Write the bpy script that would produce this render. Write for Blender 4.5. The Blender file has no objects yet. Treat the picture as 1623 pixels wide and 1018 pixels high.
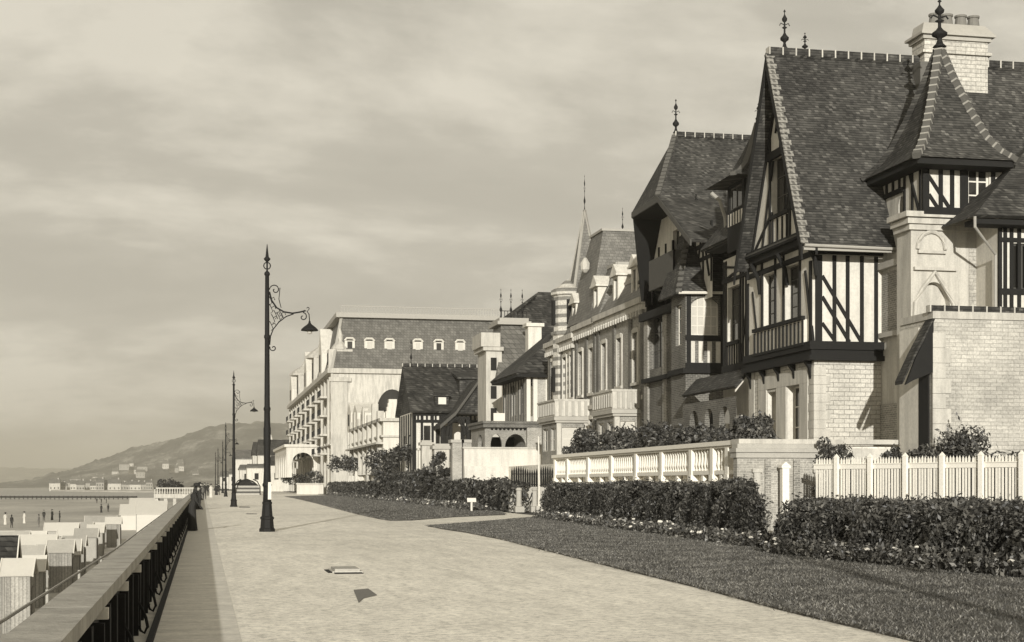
import bpy, bmesh, math, random
import numpy as np
from mathutils import Vector
R=random.Random(7); NR=np.random.RandomState(7)
S=bpy.context.scene; COL=S.collection
F=2400.0; CX=811.0; HV=768.0; TH=math.atan(491/2400); CT,ST=math.cos(TH),math.sin(TH); EYE=1.7
# --- measuring helpers: column u / row v of the survey photo against a known plane
def _d(u):
    x=(u-CX)/F; return x*CT+ST, CT-x*ST
def yu(u,X): a,b=_d(u); return X*b/a
def xu(u,Y): a,b=_d(u); return Y*a/b
def zv(v,X,Y): return EYE+(HV-v)/F*(Y*CT+X*ST)
def gnd(u,v,z=0.0):
    d=F*(EYE-z)/(v-HV); x=(u-CX)/F*d; return x*CT+d*ST, d*CT-x*ST
def ud(u,d):
    x=(u-CX)/F*d; return x*CT+d*ST, d*CT-x*ST
# ------------------------------------------------------------------ materials
TN=(1.0,.945,.82)
def col(v,t=None):
    t=t or TN; return (v*t[0],v*t[1],v*t[2],1)
MATS={}
class NT:
    def __init__(s,name):
        m=bpy.data.materials.new(name); m.use_nodes=True; s.m=m; s.t=m.node_tree; s.n=s.t.nodes; s.l=s.t.links
        s.b=s.n['Principled BSDF']; s.b.inputs['Specular IOR Level'].default_value=.25
        MATS[name]=m
    def N(s,k,**a):
        n=s.n.new(k)
        for q,w in a.items(): setattr(n,q,w)
        return n
    def L(s,a,b): s.l.new(a,b)
    def mix(s,f,a,b,mode='MIX'):
        n=s.N('ShaderNodeMix',data_type='RGBA',blend_type=mode)
        for sock,val in ((n.inputs['Factor'],f),(n.inputs['A'],a),(n.inputs['B'],b)):
            if hasattr(val,'links'): s.L(val,sock)
            else: sock.default_value=val
        return n.outputs['Result']
    def noise(s,scale,vec=None,detail=4,rough=.6):
        n=s.N('ShaderNodeTexNoise'); n.inputs['Scale'].default_value=scale; n.inputs['Detail'].default_value=detail; n.inputs['Roughness'].default_value=rough
        s.L(vec or s.pos(),n.inputs['Vector']); return n.outputs['Fac']
    def pos(s):
        if not hasattr(s,'_p'): s._p=s.N('ShaderNodeNewGeometry').outputs['Position']
        return s._p
    def ramp(s,f,stops):
        n=s.N('ShaderNodeValToRGB'); e=n.color_ramp.elements
        while len(e)<len(stops): e.new(.5)
        for q,(p,c) in zip(e,stops): q.position=p; q.color=c
        s.L(f,n.inputs[0]); return n.outputs[0]
    def bump(s,h,st=.4,dist=.02):
        n=s.N('ShaderNodeBump'); n.inputs['Strength'].default_value=st; n.inputs['Distance'].default_value=dist
        s.L(h,n.inputs['Height']); s.L(n.outputs[0],s.b.inputs['Normal'])
    def base(s,c,rough=.85):
        if hasattr(c,'links'): s.L(c,s.b.inputs['Base Color'])
        else: s.b.inputs['Base Color'].default_value=c
        s.b.inputs['Roughness'].default_value=rough
    def scaled(s,sx,sy,sz):
        n=s.N('ShaderNodeMapping'); n.inputs['Scale'].default_value=(sx,sy,sz); s.L(s.pos(),n.inputs[0]); return n.outputs[0]
    def wallvec(s):
        sp=s.N('ShaderNodeSeparateXYZ'); s.L(s.pos(),sp.inputs[0])
        ad=s.N('ShaderNodeMath',operation='ADD'); s.L(sp.outputs[0],ad.inputs[0]); s.L(sp.outputs[1],ad.inputs[1])
        cb=s.N('ShaderNodeCombineXYZ'); s.L(ad.outputs[0],cb.inputs[0]); s.L(sp.outputs[2],cb.inputs[1]); return cb.outputs[0]
def plain(name,v,var=.25,scale=3,rough=.85,bump=.2,fine=30,t=None,streak=0):
    k=NT(name); a=k.noise(scale); b=k.noise(fine)
    c=k.mix(a,col(v*(1-var),t),col(v*(1+var),t)); c=k.mix(.35,c,k.ramp(b,[(.3,col(v*.7,t)),(.7,col(v*1.25,t))]))
    if streak: q=k.noise(1.0,k.scaled(2.6,2.6,.35),detail=7,rough=.65); c=k.mix(1.0,c,k.ramp(q,[(.38,(1-streak,)*3+(1,)),(.56,(1.0,)*3+(1,))]),'MULTIPLY')
    k.base(c,rough); k.bump(b,bump,.02); return k.m
def bricks(name,c1,c2,mo,w,h,ms,bump=.5,dist=.015,stain=.3,rough=.85,off=.5,t=None,smooth=.1):
    k=NT(name); v=k.wallvec(); n=k.N('ShaderNodeTexBrick'); n.offset=off
    n.inputs['Color1'].default_value=col(c1,t); n.inputs['Color2'].default_value=col(c2,t); n.inputs['Mortar'].default_value=col(mo,t)
    for q,x in (('Scale',1),('Mortar Size',ms),('Mortar Smooth',smooth),('Bias',0),('Brick Width',w),('Row Height',h)): n.inputs[q].default_value=x
    k.L(v,n.inputs['Vector'])
    a=k.noise(.7,detail=6); b=k.noise(14,detail=5)
    c=k.mix(1.0,n.outputs['Color'],k.ramp(a,[(.3,(1-stain,)*3+(1,)),(.7,(1+stain*.4,)*3+(1,))]),'MULTIPLY')
    c=k.mix(1.0,c,k.ramp(b,[(.3,(.72,)*3+(1,)),(.7,(1.2,)*3+(1,))]),'MULTIPLY')
    k.base(c,rough)
    iv=k.N('ShaderNodeMath',operation='SUBTRACT'); iv.inputs[0].default_value=1; k.L(n.outputs['Fac'],iv.inputs[1])
    ad=k.N('ShaderNodeMath',operation='MULTIPLY_ADD'); k.L(b,ad.inputs[0]); ad.inputs[1].default_value=.35; k.L(iv.outputs[0],ad.inputs[2])
    k.bump(ad.outputs[0],bump,dist); return k.m
plain('plaster',.55,.08,1.5,bump=.1,fine=9,streak=.16)
plain('stucco',.50,.16,.8,bump=.15,fine=7,streak=.28)
plain('pale_stone',.44,.16,1.2,bump=.25,fine=18,streak=.25)
plain('grey_stone',.34,.25,2,bump=.4,fine=25)
plain('coping_stone',.36,.35,2.2,bump=.8,fine=16,streak=.25)
plain('timber',.011,.3,4,bump=.3,fine=25)
plain('timber_grey',.07,.3,4,bump=.3,fine=25)
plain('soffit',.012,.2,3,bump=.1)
plain('white_wood',.58,.10,2,bump=.15,fine=20)
plain('iron',.009,.3,6,rough=.75,bump=.1)
plain('lead',.10,.3,3,rough=.6)
plain('zinc',.30,.2,3,rough=.6)
plain('terracotta',.16,.2,6)
plain('canvas',.50,.1,1.5,bump=.1)
plain('hut_wood',.24,.3,1.5,bump=.2,fine=12)
plain('hut_wood_pale',.30,.25,1.5,bump=.2,fine=12)
plain('dark_cloth',.02,.3,8)
plain('mid_cloth',.12,.3,8)
plain('pale_cloth',.5,.2,8)
plain('skin',.35,.1,8)
plain('hair',.03,.1,8)
plain('curtain',.45,.2,5)
plain('bark',.05,.3,8)
plain('petal',.62,.2,9)
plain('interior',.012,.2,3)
plain('awning',.03,.2,3)
bricks('stone_block',.44,.52,.25,.42,.165,.012,.6,.02,.25)
bricks('stone_block_far',.42,.54,.3,.9,.3,.02,.3,.02,.3)
bricks('brick',.17,.26,.36,.23,.078,.012,.5,.01,.3)
bricks('brick_dark',.075,.13,.2,.24,.085,.014,.5,.01,.35)
bricks('brick_pale',.27,.37,.42,.24,.08,.013,.5,.01,.3)
bricks('banded',.10,.56,.3,.01,.01,.0,.1) if 0 else None
def tiles(name,v,w,h,lo=.45,hi=1.7):
    k=NT(name); sp=k.N('ShaderNodeSeparateXYZ'); k.L(k.wallvec(),sp.inputs[0])
    def M(op,a,b=None):
        n=k.N('ShaderNodeMath',operation=op)
        for s_,q in zip(n.inputs,(a,b)):
            if q is None: continue
            if hasattr(q,'links'): k.L(q,s_)
            else: s_.default_value=q
        return n.outputs[0]
    wob=M('MULTIPLY',k.noise(1.3,detail=3),.09*h/.12); zz=M('DIVIDE',M('ADD',sp.outputs[1],wob),h); row=M('FLOOR',zz); fr=M('SUBTRACT',zz,row)
    cx=M('FLOOR',M('ADD',M('DIVIDE',sp.outputs[0],w),M('MULTIPLY',row,.5)))
    cb=k.N('ShaderNodeCombineXYZ'); k.L(cx,cb.inputs[0]); k.L(row,cb.inputs[1])
    wn=k.N('ShaderNodeTexWhiteNoise',noise_dimensions='2D'); k.L(cb.outputs[0],wn.inputs['Vector'])
    c=k.ramp(wn.outputs['Value'],[(0,col(v*lo)),(.45,col(v)),(.85,col(v*hi*.85)),(1,col(v*hi*1.5))])
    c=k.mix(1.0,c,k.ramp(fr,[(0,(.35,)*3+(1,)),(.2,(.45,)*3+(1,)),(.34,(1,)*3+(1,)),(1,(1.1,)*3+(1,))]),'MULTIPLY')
    c=k.mix(1.0,c,k.ramp(k.noise(.55,detail=7,rough=.65),[(.36,(.66,)*3+(1,)),(.5,(1,)*3+(1,)),(.66,(1.35,)*3+(1,))]),'MULTIPLY')
    k.base(c,.8); k.bump(M('ADD',fr,M('MULTIPLY',wn.outputs['Value'],.5)),.7,.02)
tiles('tile',.042,.14,.10,.55,1.55); tiles('tile_far',.034,.3,.22,.5,1.6)
bricks('slate',.13,.19,.08,.3,.2,.012,.5,.02,.25,rough=.6)
bricks('slate_far',.11,.17,.07,.5,.45,.03,.5,.02,.3,rough=.6)
bricks('verge_tile',.07,.12,.22,.2,.2,.045,.6,.02,.1)
plain('ridge_tile',.09,.3,6)
plain('mortar',.28,.25,6)
plain('chimney_stone',.34,.2,3)
plain('white_paint',.70,.08,2,bump=.15,fine=20)
plain('hut_roof',.36,.25,1.2,bump=.2,fine=12)
plain('far_wall',.30,.3,.3)
bricks('plank',.03,.06,.008,.14,4,.012,.6,.02,.35,off=0)
bricks('hut_plank',.24,.34,.13,.16,5,.012,.5,.02,.3,off=0)
bricks('roughcast_block',.38,.47,.31,.42,.13,.016,.5,.012,.35,smooth=.6)
def m_leaf(name,v):
    k=NT(name); g=k.N('ShaderNodeNewGeometry'); r=g.outputs['Random Per Island']; n=k.noise(.9)
    c=k.ramp(r,[(0,col(v*.35)),(.5,col(v)),(.85,col(v*1.9)),(1,col(v*3.4))]); c=k.mix(1.0,c,k.ramp(n,[(.35,(.6,)*3+(1,)),(.65,(1.25,)*3+(1,))]),'MULTIPLY')
    k.base(c,.5); k.b.inputs['Specular IOR Level'].default_value=.35
m_leaf('leaf',.05); m_leaf('leaf_pale',.075); m_leaf('blade',.085); m_leaf('leaf_far',.035)
def m_gravel():
    k=NT('gravel'); a=k.noise(.35,detail=8); b=k.noise(7,detail=9,rough=.9); c2=k.noise(2.2,k.scaled(1,.22,1),detail=6,rough=.7)
    c=k.mix(a,col(.70),col(.88)); c=k.mix(1.0,c,k.ramp(b,[(.40,(.5,)*3+(1,)),(.5,(.95,)*3+(1,)),(.60,(1.13,)*3+(1,))]),'MULTIPLY')
    e=k.noise(.09,k.scaled(1,.5,1),detail=5); c=k.mix(1.0,c,k.ramp(e,[(.42,(.88,)*3+(1,)),(.52,(1.0,)*3+(1,))]),'MULTIPLY')
    c=k.mix(1.0,c,k.ramp(c2,[(.35,(.84,)*3+(1,)),(.6,(1.05,)*3+(1,))]),'MULTIPLY'); k.base(c,.95); k.bump(b,.35,.012)
    k.b.inputs['Specular IOR Level'].default_value=.1
m_gravel()
def m_paving():
    k=NT('paving'); a=k.noise(1.5,k.scaled(.6,1.6,1),detail=8,rough=.8); b=k.noise(9,detail=8,rough=.9)
    c=k.ramp(a,[(.34,col(.50)),(.5,col(.64)),(.64,col(.76))]); c=k.mix(1.0,c,k.ramp(b,[(.32,(.65,)*3+(1,)),(.7,(1.15,)*3+(1,))]),'MULTIPLY'); k.base(c,.9); k.bump(b,.3,.01)
m_paving()
def m_grass():
    k=NT('turf'); a=k.noise(.5,k.scaled(1,.35,1),detail=7,rough=.7); b=k.noise(12,k.scaled(1,.5,1),detail=6,rough=.8)
    c=k.mix(a,col(.065),col(.14)); c=k.mix(1.0,c,k.ramp(b,[(.3,(.45,)*3+(1,)),(.7,(1.4,)*3+(1,))]),'MULTIPLY'); k.base(c,.9); k.bump(b,.8,.05)
m_grass()
plain('soil',.06,.4,3)
def m_sand():
    k=NT('sand'); a=k.noise(.03,k.scaled(1,.3,1),detail=8,rough=.7); b=k.noise(1.2,detail=5)
    c=k.ramp(a,[(.35,col(.30)),(.55,col(.46)),(.7,col(.55))]); c=k.mix(1.0,c,k.ramp(b,[(.3,(.75,)*3+(1,)),(.7,(1.1,)*3+(1,))]),'MULTIPLY'); k.base(c,.95); k.bump(b,.5,.1)
m_sand()
def m_water():
    k=NT('sea_water'); a=k.noise(.012,k.scaled(.6,2.4,1),detail=8,rough=.75); b=k.noise(.25,k.scaled(.5,1.5,1),detail=6)
    c=k.ramp(a,[(.4,col(.18)),(.55,col(.30)),(.68,col(.55))]); k.base(c,.35); k.bump(b,.5,.5)
m_water()
def m_hill():
    k=NT('hillside'); a=k.noise(.012,detail=8,rough=.75); b=k.noise(.06,detail=6,rough=.8)
    c=k.ramp(a,[(.36,col(.03)),(.5,col(.09)),(.62,col(.34))]); c=k.mix(1.0,c,k.ramp(b,[(.35,(.55,)*3+(1,)),(.65,(1.3,)*3+(1,))]),'MULTIPLY'); k.base(c,.95); k.bump(b,1,8)
m_hill()
def m_glass():
    k=NT('glass'); k.base(col(.02),.06); k.b.inputs['Specular IOR Level'].default_value=.6
m_glass()
def m_band():   # alternating courses of stone and brick on the striped villa
    k=NT('striped_masonry'); sp=k.N('ShaderNodeSeparateXYZ'); k.L(k.pos(),sp.inputs[0])
    md=k.N('ShaderNodeMath',operation='PINGPONG'); md.inputs[1].default_value=.30; k.L(sp.outputs[2],md.inputs[0])
    c=k.ramp(md.outputs[0],[(.15,col(.46)),(.18,col(.17))]); k.base(k.mix(1.0,c,k.ramp(k.noise(9),[(.3,(.7,)*3+(1,)),(.7,(1.2,)*3+(1,))]),'MULTIPLY'),.9)
m_band()
# ------------------------------------------------------------------ mesh builder
ROOTLOC={}
CNT=[0]
class MB:
    def __init__(s): s.v=[]; s.f=[]
    def add(s,vs,fs):
        o=len(s.v); s.v+= [tuple(p) for p in vs]; s.f+=[tuple(i+o for i in q) for q in fs]; return s
    def box(s,x0,x1,y0,y1,z0,z1):
        return s.add([(x0,y0,z0),(x1,y0,z0),(x1,y1,z0),(x0,y1,z0),(x0,y0,z1),(x1,y0,z1),(x1,y1,z1),(x0,y1,z1)],
            [(0,3,2,1),(4,5,6,7),(0,1,5,4),(1,2,6,5),(2,3,7,6),(3,0,4,7)])
    def poly(s,*p): return s.add(p,[tuple(range(len(p)))])
    def slab(s,pts,off):
        n=len(pts); o=Vector(off); q=[Vector(p) for p in pts]
        return s.add(q+[p+o for p in q],[tuple(range(n))[::-1],tuple(range(n,2*n))]+[(i,(i+1)%n,n+(i+1)%n,n+i) for i in range(n)])
    def bar(s,a,b,w,h=None,up=(0,0,1)):
        a=Vector(a);b=Vector(b);h=h or w;d=(b-a).normalized();U=Vector(up)
        if abs(d.dot(U))>.99: U=Vector((0,1,0))
        r=d.cross(U).normalized();t=r.cross(d)
        return s.slab([a+r*w/2+t*h/2,a-r*w/2+t*h/2,a-r*w/2-t*h/2,a+r*w/2-t*h/2],b-a)
    def tube(s,pts,r,n=8):
        P=[Vector(p) for p in pts]; rs=r if isinstance(r,(list,tuple)) else [r]*len(P); o=len(s.v)
        for i,p in enumerate(P):
            d=(P[min(i+1,len(P)-1)]-P[max(i-1,0)]).normalized(); U=Vector((0,0,1)) if abs(d.z)<.9 else Vector((0,1,0))
            a=d.cross(U).normalized(); b=a.cross(d)
            for k in range(n):
                t=2*math.pi*k/n; s.v.append(tuple(p+(a*math.cos(t)+b*math.sin(t))*rs[i]))
        for i in range(len(P)-1):
            for k in range(n): s.f.append((o+i*n+k,o+i*n+(k+1)%n,o+(i+1)*n+(k+1)%n,o+(i+1)*n+k))
        s.f.append(tuple(o+k for k in range(n))[::-1]); s.f.append(tuple(o+(len(P)-1)*n+k for k in range(n))); return s
    def lathe(s,cx,cy,prof,n=12,sx=1,sy=1,rot=0):
        o=len(s.v)
        for r,z in prof:
            for k in range(n):
                t=2*math.pi*k/n+rot; s.v.append((cx+r*sx*math.cos(t),cy+r*sy*math.sin(t),z))
        for i in range(len(prof)-1):
            for k in range(n): s.f.append((o+i*n+k,o+i*n+(k+1)%n,o+(i+1)*n+(k+1)%n,o+(i+1)*n+k))
        s.f.append(tuple(o+k for k in range(n))[::-1]); s.f.append(tuple(o+(len(prof)-1)*n+k for k in range(n))); return s
    def build(s,name,mat,parent=None,smooth=False,loc=None):
        me=bpy.data.meshes.new(name); off=(0,0,0)
        ob=bpy.data.objects.new(name,me); COL.objects.link(ob)
        if parent is not None:
            off=ROOTLOC[parent.name]; ob.parent=parent; ROOTLOC[ob.name]=off
        elif loc is not None:
            off=loc; ob.location=loc; ROOTLOC[ob.name]=loc
        else: ROOTLOC[ob.name]=(0,0,0)
        vs=[(a-off[0],b-off[1],c-off[2]) for a,b,c in s.v]
        me.from_pydata(vs,[],s.f)
        if len(s.f)<60000:
            bm=bmesh.new(); bm.from_mesh(me); bmesh.ops.recalc_face_normals(bm,faces=bm.faces); bm.to_mesh(me); bm.free()
        me.materials.append(MATS[mat])
        if smooth:
            for p in me.polygons: p.use_smooth=True
        return ob
def tag(o,label,cat,group=None,kind=None):
    if label: o['label']=label
    if cat: o['category']=cat
    if group: o['group']=group
    if kind: o['kind']=kind
    return o
def thing(name,label,cat,loc,group=None):
    o=bpy.data.objects.new(name,None); COL.objects.link(o); o.location=loc; ROOTLOC[o.name]=tuple(loc); return tag(o,label,cat,group)
def struct(o,kind='structure'): o['kind']=kind; return o
def dup(o,loc,label=None,rz=None,sc=None,parent=None):
    c=o.copy(); COL.objects.link(c)
    if parent is None:
        c.location=loc
        if label: c['label']=label
        if rz is not None: c.rotation_euler=(0,0,rz)
        if sc is not None: c.scale=(sc,sc,sc) if not isinstance(sc,tuple) else sc
    else: c.parent=parent
    for ch in list(o.children): dup(ch,None,parent=c)
    return c
# plane mapping: 'W' faces the sea (-X) with a=Y; 'S' faces the camera side (-Y) with a=X
def mp(ax,p,a,t,z): return (p+t,a,z) if ax=='W' else (a,p+t,z)
def pbox(mb,ax,p,a0,a1,t0,t1,z0,z1):
    a=mp(ax,p,a0,t0,z0); b=mp(ax,p,a1,t1,z1)
    return mb.box(min(a[0],b[0]),max(a[0],b[0]),min(a[1],b[1]),max(a[1],b[1]),z0,z1)
def wallm(mb,ax,p,a0,a1,z0,top,ops=(),depth=.2,kinks=()):
    """wall sheet with openings (a0,a1,z0,z1[,arch]) and their reveals; top is a number or function of a"""
    tf=top if callable(top) else (lambda a:top)
    br=sorted(set([a0,a1]+list(kinks)+[x for o in ops for x in o[:2]])); br=[b for b in br if a0-1e-6<=b<=a1+1e-6]
    for a,b in zip(br,br[1:]):
        if b-a<1e-5: continue
        m=(a+b)/2; os_=sorted([o for o in ops if o[0]<=m<=o[1]],key=lambda o:o[2]); z=z0
        for o in os_:
            if o[2]>z+1e-4: mb.poly(mp(ax,p,a,0,z),mp(ax,p,b,0,z),mp(ax,p,b,0,o[2]),mp(ax,p,a,0,o[2]))
            z=o[3]
        mb.poly(mp(ax,p,a,0,z),mp(ax,p,b,0,z),mp(ax,p,b,0,tf(b)),mp(ax,p,a,0,tf(a)))
    for o in ops:
        A,B,C,D=o[:4]
        mb.poly(mp(ax,p,A,0,C),mp(ax,p,A,depth,C),mp(ax,p,A,depth,D),mp(ax,p,A,0,D))
        mb.poly(mp(ax,p,B,0,C),mp(ax,p,B,depth,C),mp(ax,p,B,depth,D),mp(ax,p,B,0,D))
        mb.poly(mp(ax,p,A,0,D),mp(ax,p,A,depth,D),mp(ax,p,B,depth,D),mp(ax,p,B,0,D))
        mb.poly(mp(ax,p,A,0,C),mp(ax,p,A,depth,C),mp(ax,p,B,depth,C),mp(ax,p,B,0,C))
        if len(o)>4 and o[4]:
            w=(B-A)/2; h=o[4]; c=(A+B)/2; n=8
            for sg in (-1,1):
                arc=[(c+sg*w*math.sin(math.pi/2*k/n),D-h+h*math.cos(math.pi/2*k/n)) for k in range(n+1)]
                if sg>0 or 1: pts=[(c+sg*w,D)]+arc
                mb.slab([mp(ax,p,q[0],.001,q[1]) for q in pts],Vector(mp(ax,p,0,depth,0))-Vector(mp(ax,p,0,0,0)))
def win(parent,ax,p,a0,a1,z0,z1,t=.14,nx=2,nz=3,fr='white_wood',bar=.035,edge=.07,pane='glass',name='window',curt=False):
    m=MB(); pbox(m,ax,p,a0,a0+edge,t,t+.05,z0,z1); pbox(m,ax,p,a1-edge,a1,t,t+.05,z0,z1)
    pbox(m,ax,p,a0+edge,a1-edge,t,t+.05,z1-edge,z1); pbox(m,ax,p,a0+edge,a1-edge,t,t+.05,z0,z0+edge)
    for i in range(1,nx):
        c=a0+(a1-a0)*i/nx; w=bar*(1.5 if (nx%2==0 and i==nx//2) else 1); pbox(m,ax,p,c-w/2,c+w/2,t+.004,t+.045,z0+edge,z1-edge)
    for i in range(1,nz):
        c=z0+(z1-z0)*i/nz; pbox(m,ax,p,a0+edge,a1-edge,t+.008,t+.04,c-bar/2,c+bar/2)
    w=m.build(name,fr,parent)
    g=MB(); g.poly(mp(ax,p,a0,t+.03,z0),mp(ax,p,a1,t+.03,z0),mp(ax,p,a1,t+.03,z1),mp(ax,p,a0,t+.03,z1)); g.build('pane',pane,w)
    return w
def beam(mb,ax,p,a0,z0,a1,z1,w=.14,proud=.05,back=.03):
    CNT[0]+=1; pr=proud+.002*(CNT[0]%9)
    v=Vector((a1-a0,z1-z0)); n=Vector((-v.y,v.x)).normalized()*w/2
    pts=[(a0+n.x,z0+n.y),(a0-n.x,z0-n.y),(a1-n.x,z1-n.y),(a1+n.x,z1+n.y)]
    mb.slab([mp(ax,p,q[0],-pr,q[1]) for q in pts],Vector(mp(ax,p,0,pr+back,0))-Vector(mp(ax,p,0,0,0)))
def studs(mb,ax,p,a0,a1,z0,z1,n,w=.12,**k):
    for i in range(n+1):
        a=a0+(a1-a0)*i/n; beam(mb,ax,p,a,z0,a,z1,w,**k)
def roofslab(mb,pts,th=.14):
    a,b,c=[Vector(p) for p in pts[:3]]; n=(b-a).cross(c-a).normalized()
    if n.z<0: n=-n
    mb.slab(pts,-n*th)
def ridge_line(parent,a,b,size=.34,seg=.42,mat='tile',jm='pale_stone'):
    a=Vector(a);b=Vector(b);n=max(2,int((b-a).length/seg)); m=MB(); j=MB(); d=(b-a)/n
    for i in range(n):
        p=a+d*i; m.bar(p+d*.06,p+d*.94,size,size*.8); j.bar(p-d*.05,p+d*.05,size*1.08,size*.88)
    r=m.build('ridge_tiles',mat,parent); j.build('mortar_joint',jm,r); return r
def finial(parent,x,y,z,h,mat='iron',r=.16,name='finial'):
    p=[(.35,0),(.9,.02),(.5,.08),(.3,.16),(.35,.2),(.95,.25),(1,.3),(.5,.36),(.22,.42),(.2,.52),(.6,.55),(.2,.58),(.18,.68),(.55,.72),(.62,.77),(.3,.83),(.1,.88),(.1,.93),(.28,.95),(.02,1)]
    m=MB(); m.lathe(x,y,[(q*r,z+t*h) for q,t in p],10)
    m.tube([(x-r*1.2,y,z+h*.60),(x-r*.9,y,z+h*.66),(x,y,z+h*.61),(x+r*.9,y,z+h*.66),(x+r*1.2,y,z+h*.60)],r*.11,5)
    return m.build(name,mat,parent,True)
# foliage -----------------------------------------------------------
def leaves(name,mat,P,size,parent=None,N=None,loc=None,up=.0):
    n=len(P); P=np.asarray(P,float); s=size*(.6+.8*NR.rand(n,1))
    a=NR.normal(size=(n,3)); 
    if N is not None: nn=N+.7*NR.normal(size=(n,3))
    else: nn=NR.normal(size=(n,3))
    nn[:,2]+=up
    nn/=np.linalg.norm(nn,axis=1)[:,None]+1e-9; a-=nn*(a*nn).sum(1)[:,None]; a/=np.linalg.norm(a,axis=1)[:,None]+1e-9; b=np.cross(nn,a)
    V=np.stack([P-a*s,P-b*s*.45+nn*s*.15,P+a*s,P+b*s*.45+nn*s*.15],1).reshape(-1,3)
    off=(0,0,0); me=bpy.data.meshes.new(name); ob=bpy.data.objects.new(name,me); COL.objects.link(ob)
    if parent is not None: off=ROOTLOC[parent.name]; ob.parent=parent
    elif loc is not None: off=loc; ob.location=loc
    ROOTLOC[ob.name]=off; V=V-np.array(off)
    me.vertices.add(4*n); me.vertices.foreach_set('co',V.ravel()); me.loops.add(4*n); me.loops.foreach_set('vertex_index',np.arange(4*n,dtype=np.int32))
    me.polygons.add(n); me.polygons.foreach_set('loop_start',np.arange(0,4*n,4,dtype=np.int32)); me.polygons.foreach_set('loop_total',np.full(n,4,dtype=np.int32))
    me.update(calc_edges=True); me.materials.append(MATS[mat]); return ob
def blob_pts(blobs,n):
    w=np.array([b[3]*b[4]*b[5] for b in blobs])**.67; w/=w.sum(); idx=NR.choice(len(blobs),n,p=w); B=np.array(blobs)[idx]
    d=NR.normal(size=(n,3)); d/=np.linalg.norm(d,axis=1)[:,None]; r=(.55+.5*NR.rand(n,1)**.6)
    return B[:,:3]+d*B[:,3:6]*r, d
def shrub(name,label,cat,x,y,z,w,dp,h,n,size,mat='leaf',group=None,seed=0,stem=True):
    rr=random.Random(seed); t=thing(name,label,cat,(x,y,z),group); bl=[]
    k=max(5,int(w*dp*2.5+5)); k=min(int(k*1.5),38)
    for i in range(k):
        a=rr.uniform(-.5,.5);b=rr.uniform(-.5,.5);c=rr.uniform(.15,.95); q=.2*min(w,h)*rr.uniform(.5,1.5)
        s=1-.45*c
        bl.append((x+a*w*s,y+b*dp*s,z+c*h-q*.4,q*rr.uniform(.8,1.4),q*rr.uniform(.8,1.4),q))
    P,Nn=blob_pts(bl,int(n*.9)); sp_=[]
    for b in bl:
        for _ in range(2):
            a=rr.uniform(0,6.28); e=rr.uniform(.2,1.4); L_=b[5]*rr.uniform(1.2,2.2)
            for q_ in range(max(4,int(n/400))): f=q_/max(4,int(n/400)); sp_.append((b[0]+math.cos(a)*math.cos(e)*L_*f,b[1]+math.sin(a)*math.cos(e)*L_*f,b[2]+math.sin(e)*L_*f))
    P=np.concatenate([P,np.array(sp_)]); Nn=np.concatenate([Nn,NR.normal(size=(len(sp_),3))]); leaves('foliage',mat,P,size,t,Nn,up=.2)
    m=MB()
    for b in bl[:8]: m.tube([(x+rr.uniform(-.1,.1)*w,y,z-.1),((x+b[0])/2,(y+b[1])/2,(z+b[2])/2+.1*h),b[:3]],[.03,.02,.01],5)
    m.build('branches','bark',t); return t
# ================================================================= camera, sky, sun
cam=bpy.data.cameras.new('camera'); co=bpy.data.objects.new('camera',cam); COL.objects.link(co); S.camera=co
co.location=(0,0,EYE); co.rotation_euler=(math.pi/2,0,-TH); cam.lens=36*F/1623; cam.sensor_width=36
cam.shift_y=(HV-509)/1623; cam.clip_end=60000; cam.clip_start=.1
S.view_settings.view_transform='Standard'; S.view_settings.look='None'; S.view_settings.exposure=0.42; S.view_settings.gamma=1
SUN_EL=math.radians(11.5); SUN_AZ=math.radians(180+12)   # azimuth of the sun seen from the scene, clockwise from +Y
sd=Vector((math.sin(SUN_AZ)*math.cos(SUN_EL),math.cos(SUN_AZ)*math.cos(SUN_EL),math.sin(SUN_EL)))
sl=bpy.data.lights.new('sun','SUN'); sl.energy=4.3; sl.angle=math.radians(.5); sl.color=(1,.98,.93)
so=bpy.data.objects.new('sun',sl); COL.objects.link(so); so.rotation_euler=sd.to_track_quat('Z','Y').to_euler(); so.location=(0,-20,60)
w=bpy.data.worlds.new('World'); S.world=w; w.use_nodes=True; nt=w.node_tree; wn=nt.nodes; wl=nt.links
bg=wn['Background']; bg.inputs['Strength'].default_value=.1
sky=wn.new('ShaderNodeTexSky'); sky.sky_type='NISHITA'; sky.sun_disc=False; sky.sun_elevation=SUN_EL; sky.sun_rotation=SUN_AZ; sky.dust_density=2.5; sky.air_density=1.2
bw=wn.new('ShaderNodeRGBToBW'); wl.new(sky.outputs[0],bw.inputs[0])
def M_(op,a,b=None,c=None):
    n=wn.new('ShaderNodeMath'); n.operation=op
    for s_,v in zip(n.inputs,(a,b,c)):
        if v is None: continue
        if hasattr(v,'links'): wl.new(v,s_)
        else: s_.default_value=v
    return n.outputs[0]
tc=wn.new('ShaderNodeTexCoord'); sp=wn.new('ShaderNodeSeparateXYZ'); wl.new(tc.outputs['Generated'],sp.inputs[0])
zz=M_('MAXIMUM',sp.outputs[2],.02); inv=M_('DIVIDE',1,M_('ADD',zz,.30))
cb=wn.new('ShaderNodeCombineXYZ'); wl.new(M_('MULTIPLY',sp.outputs[0],inv),cb.inputs[0]); wl.new(M_('MULTIPLY',sp.outputs[1],inv),cb.inputs[1])
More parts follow.
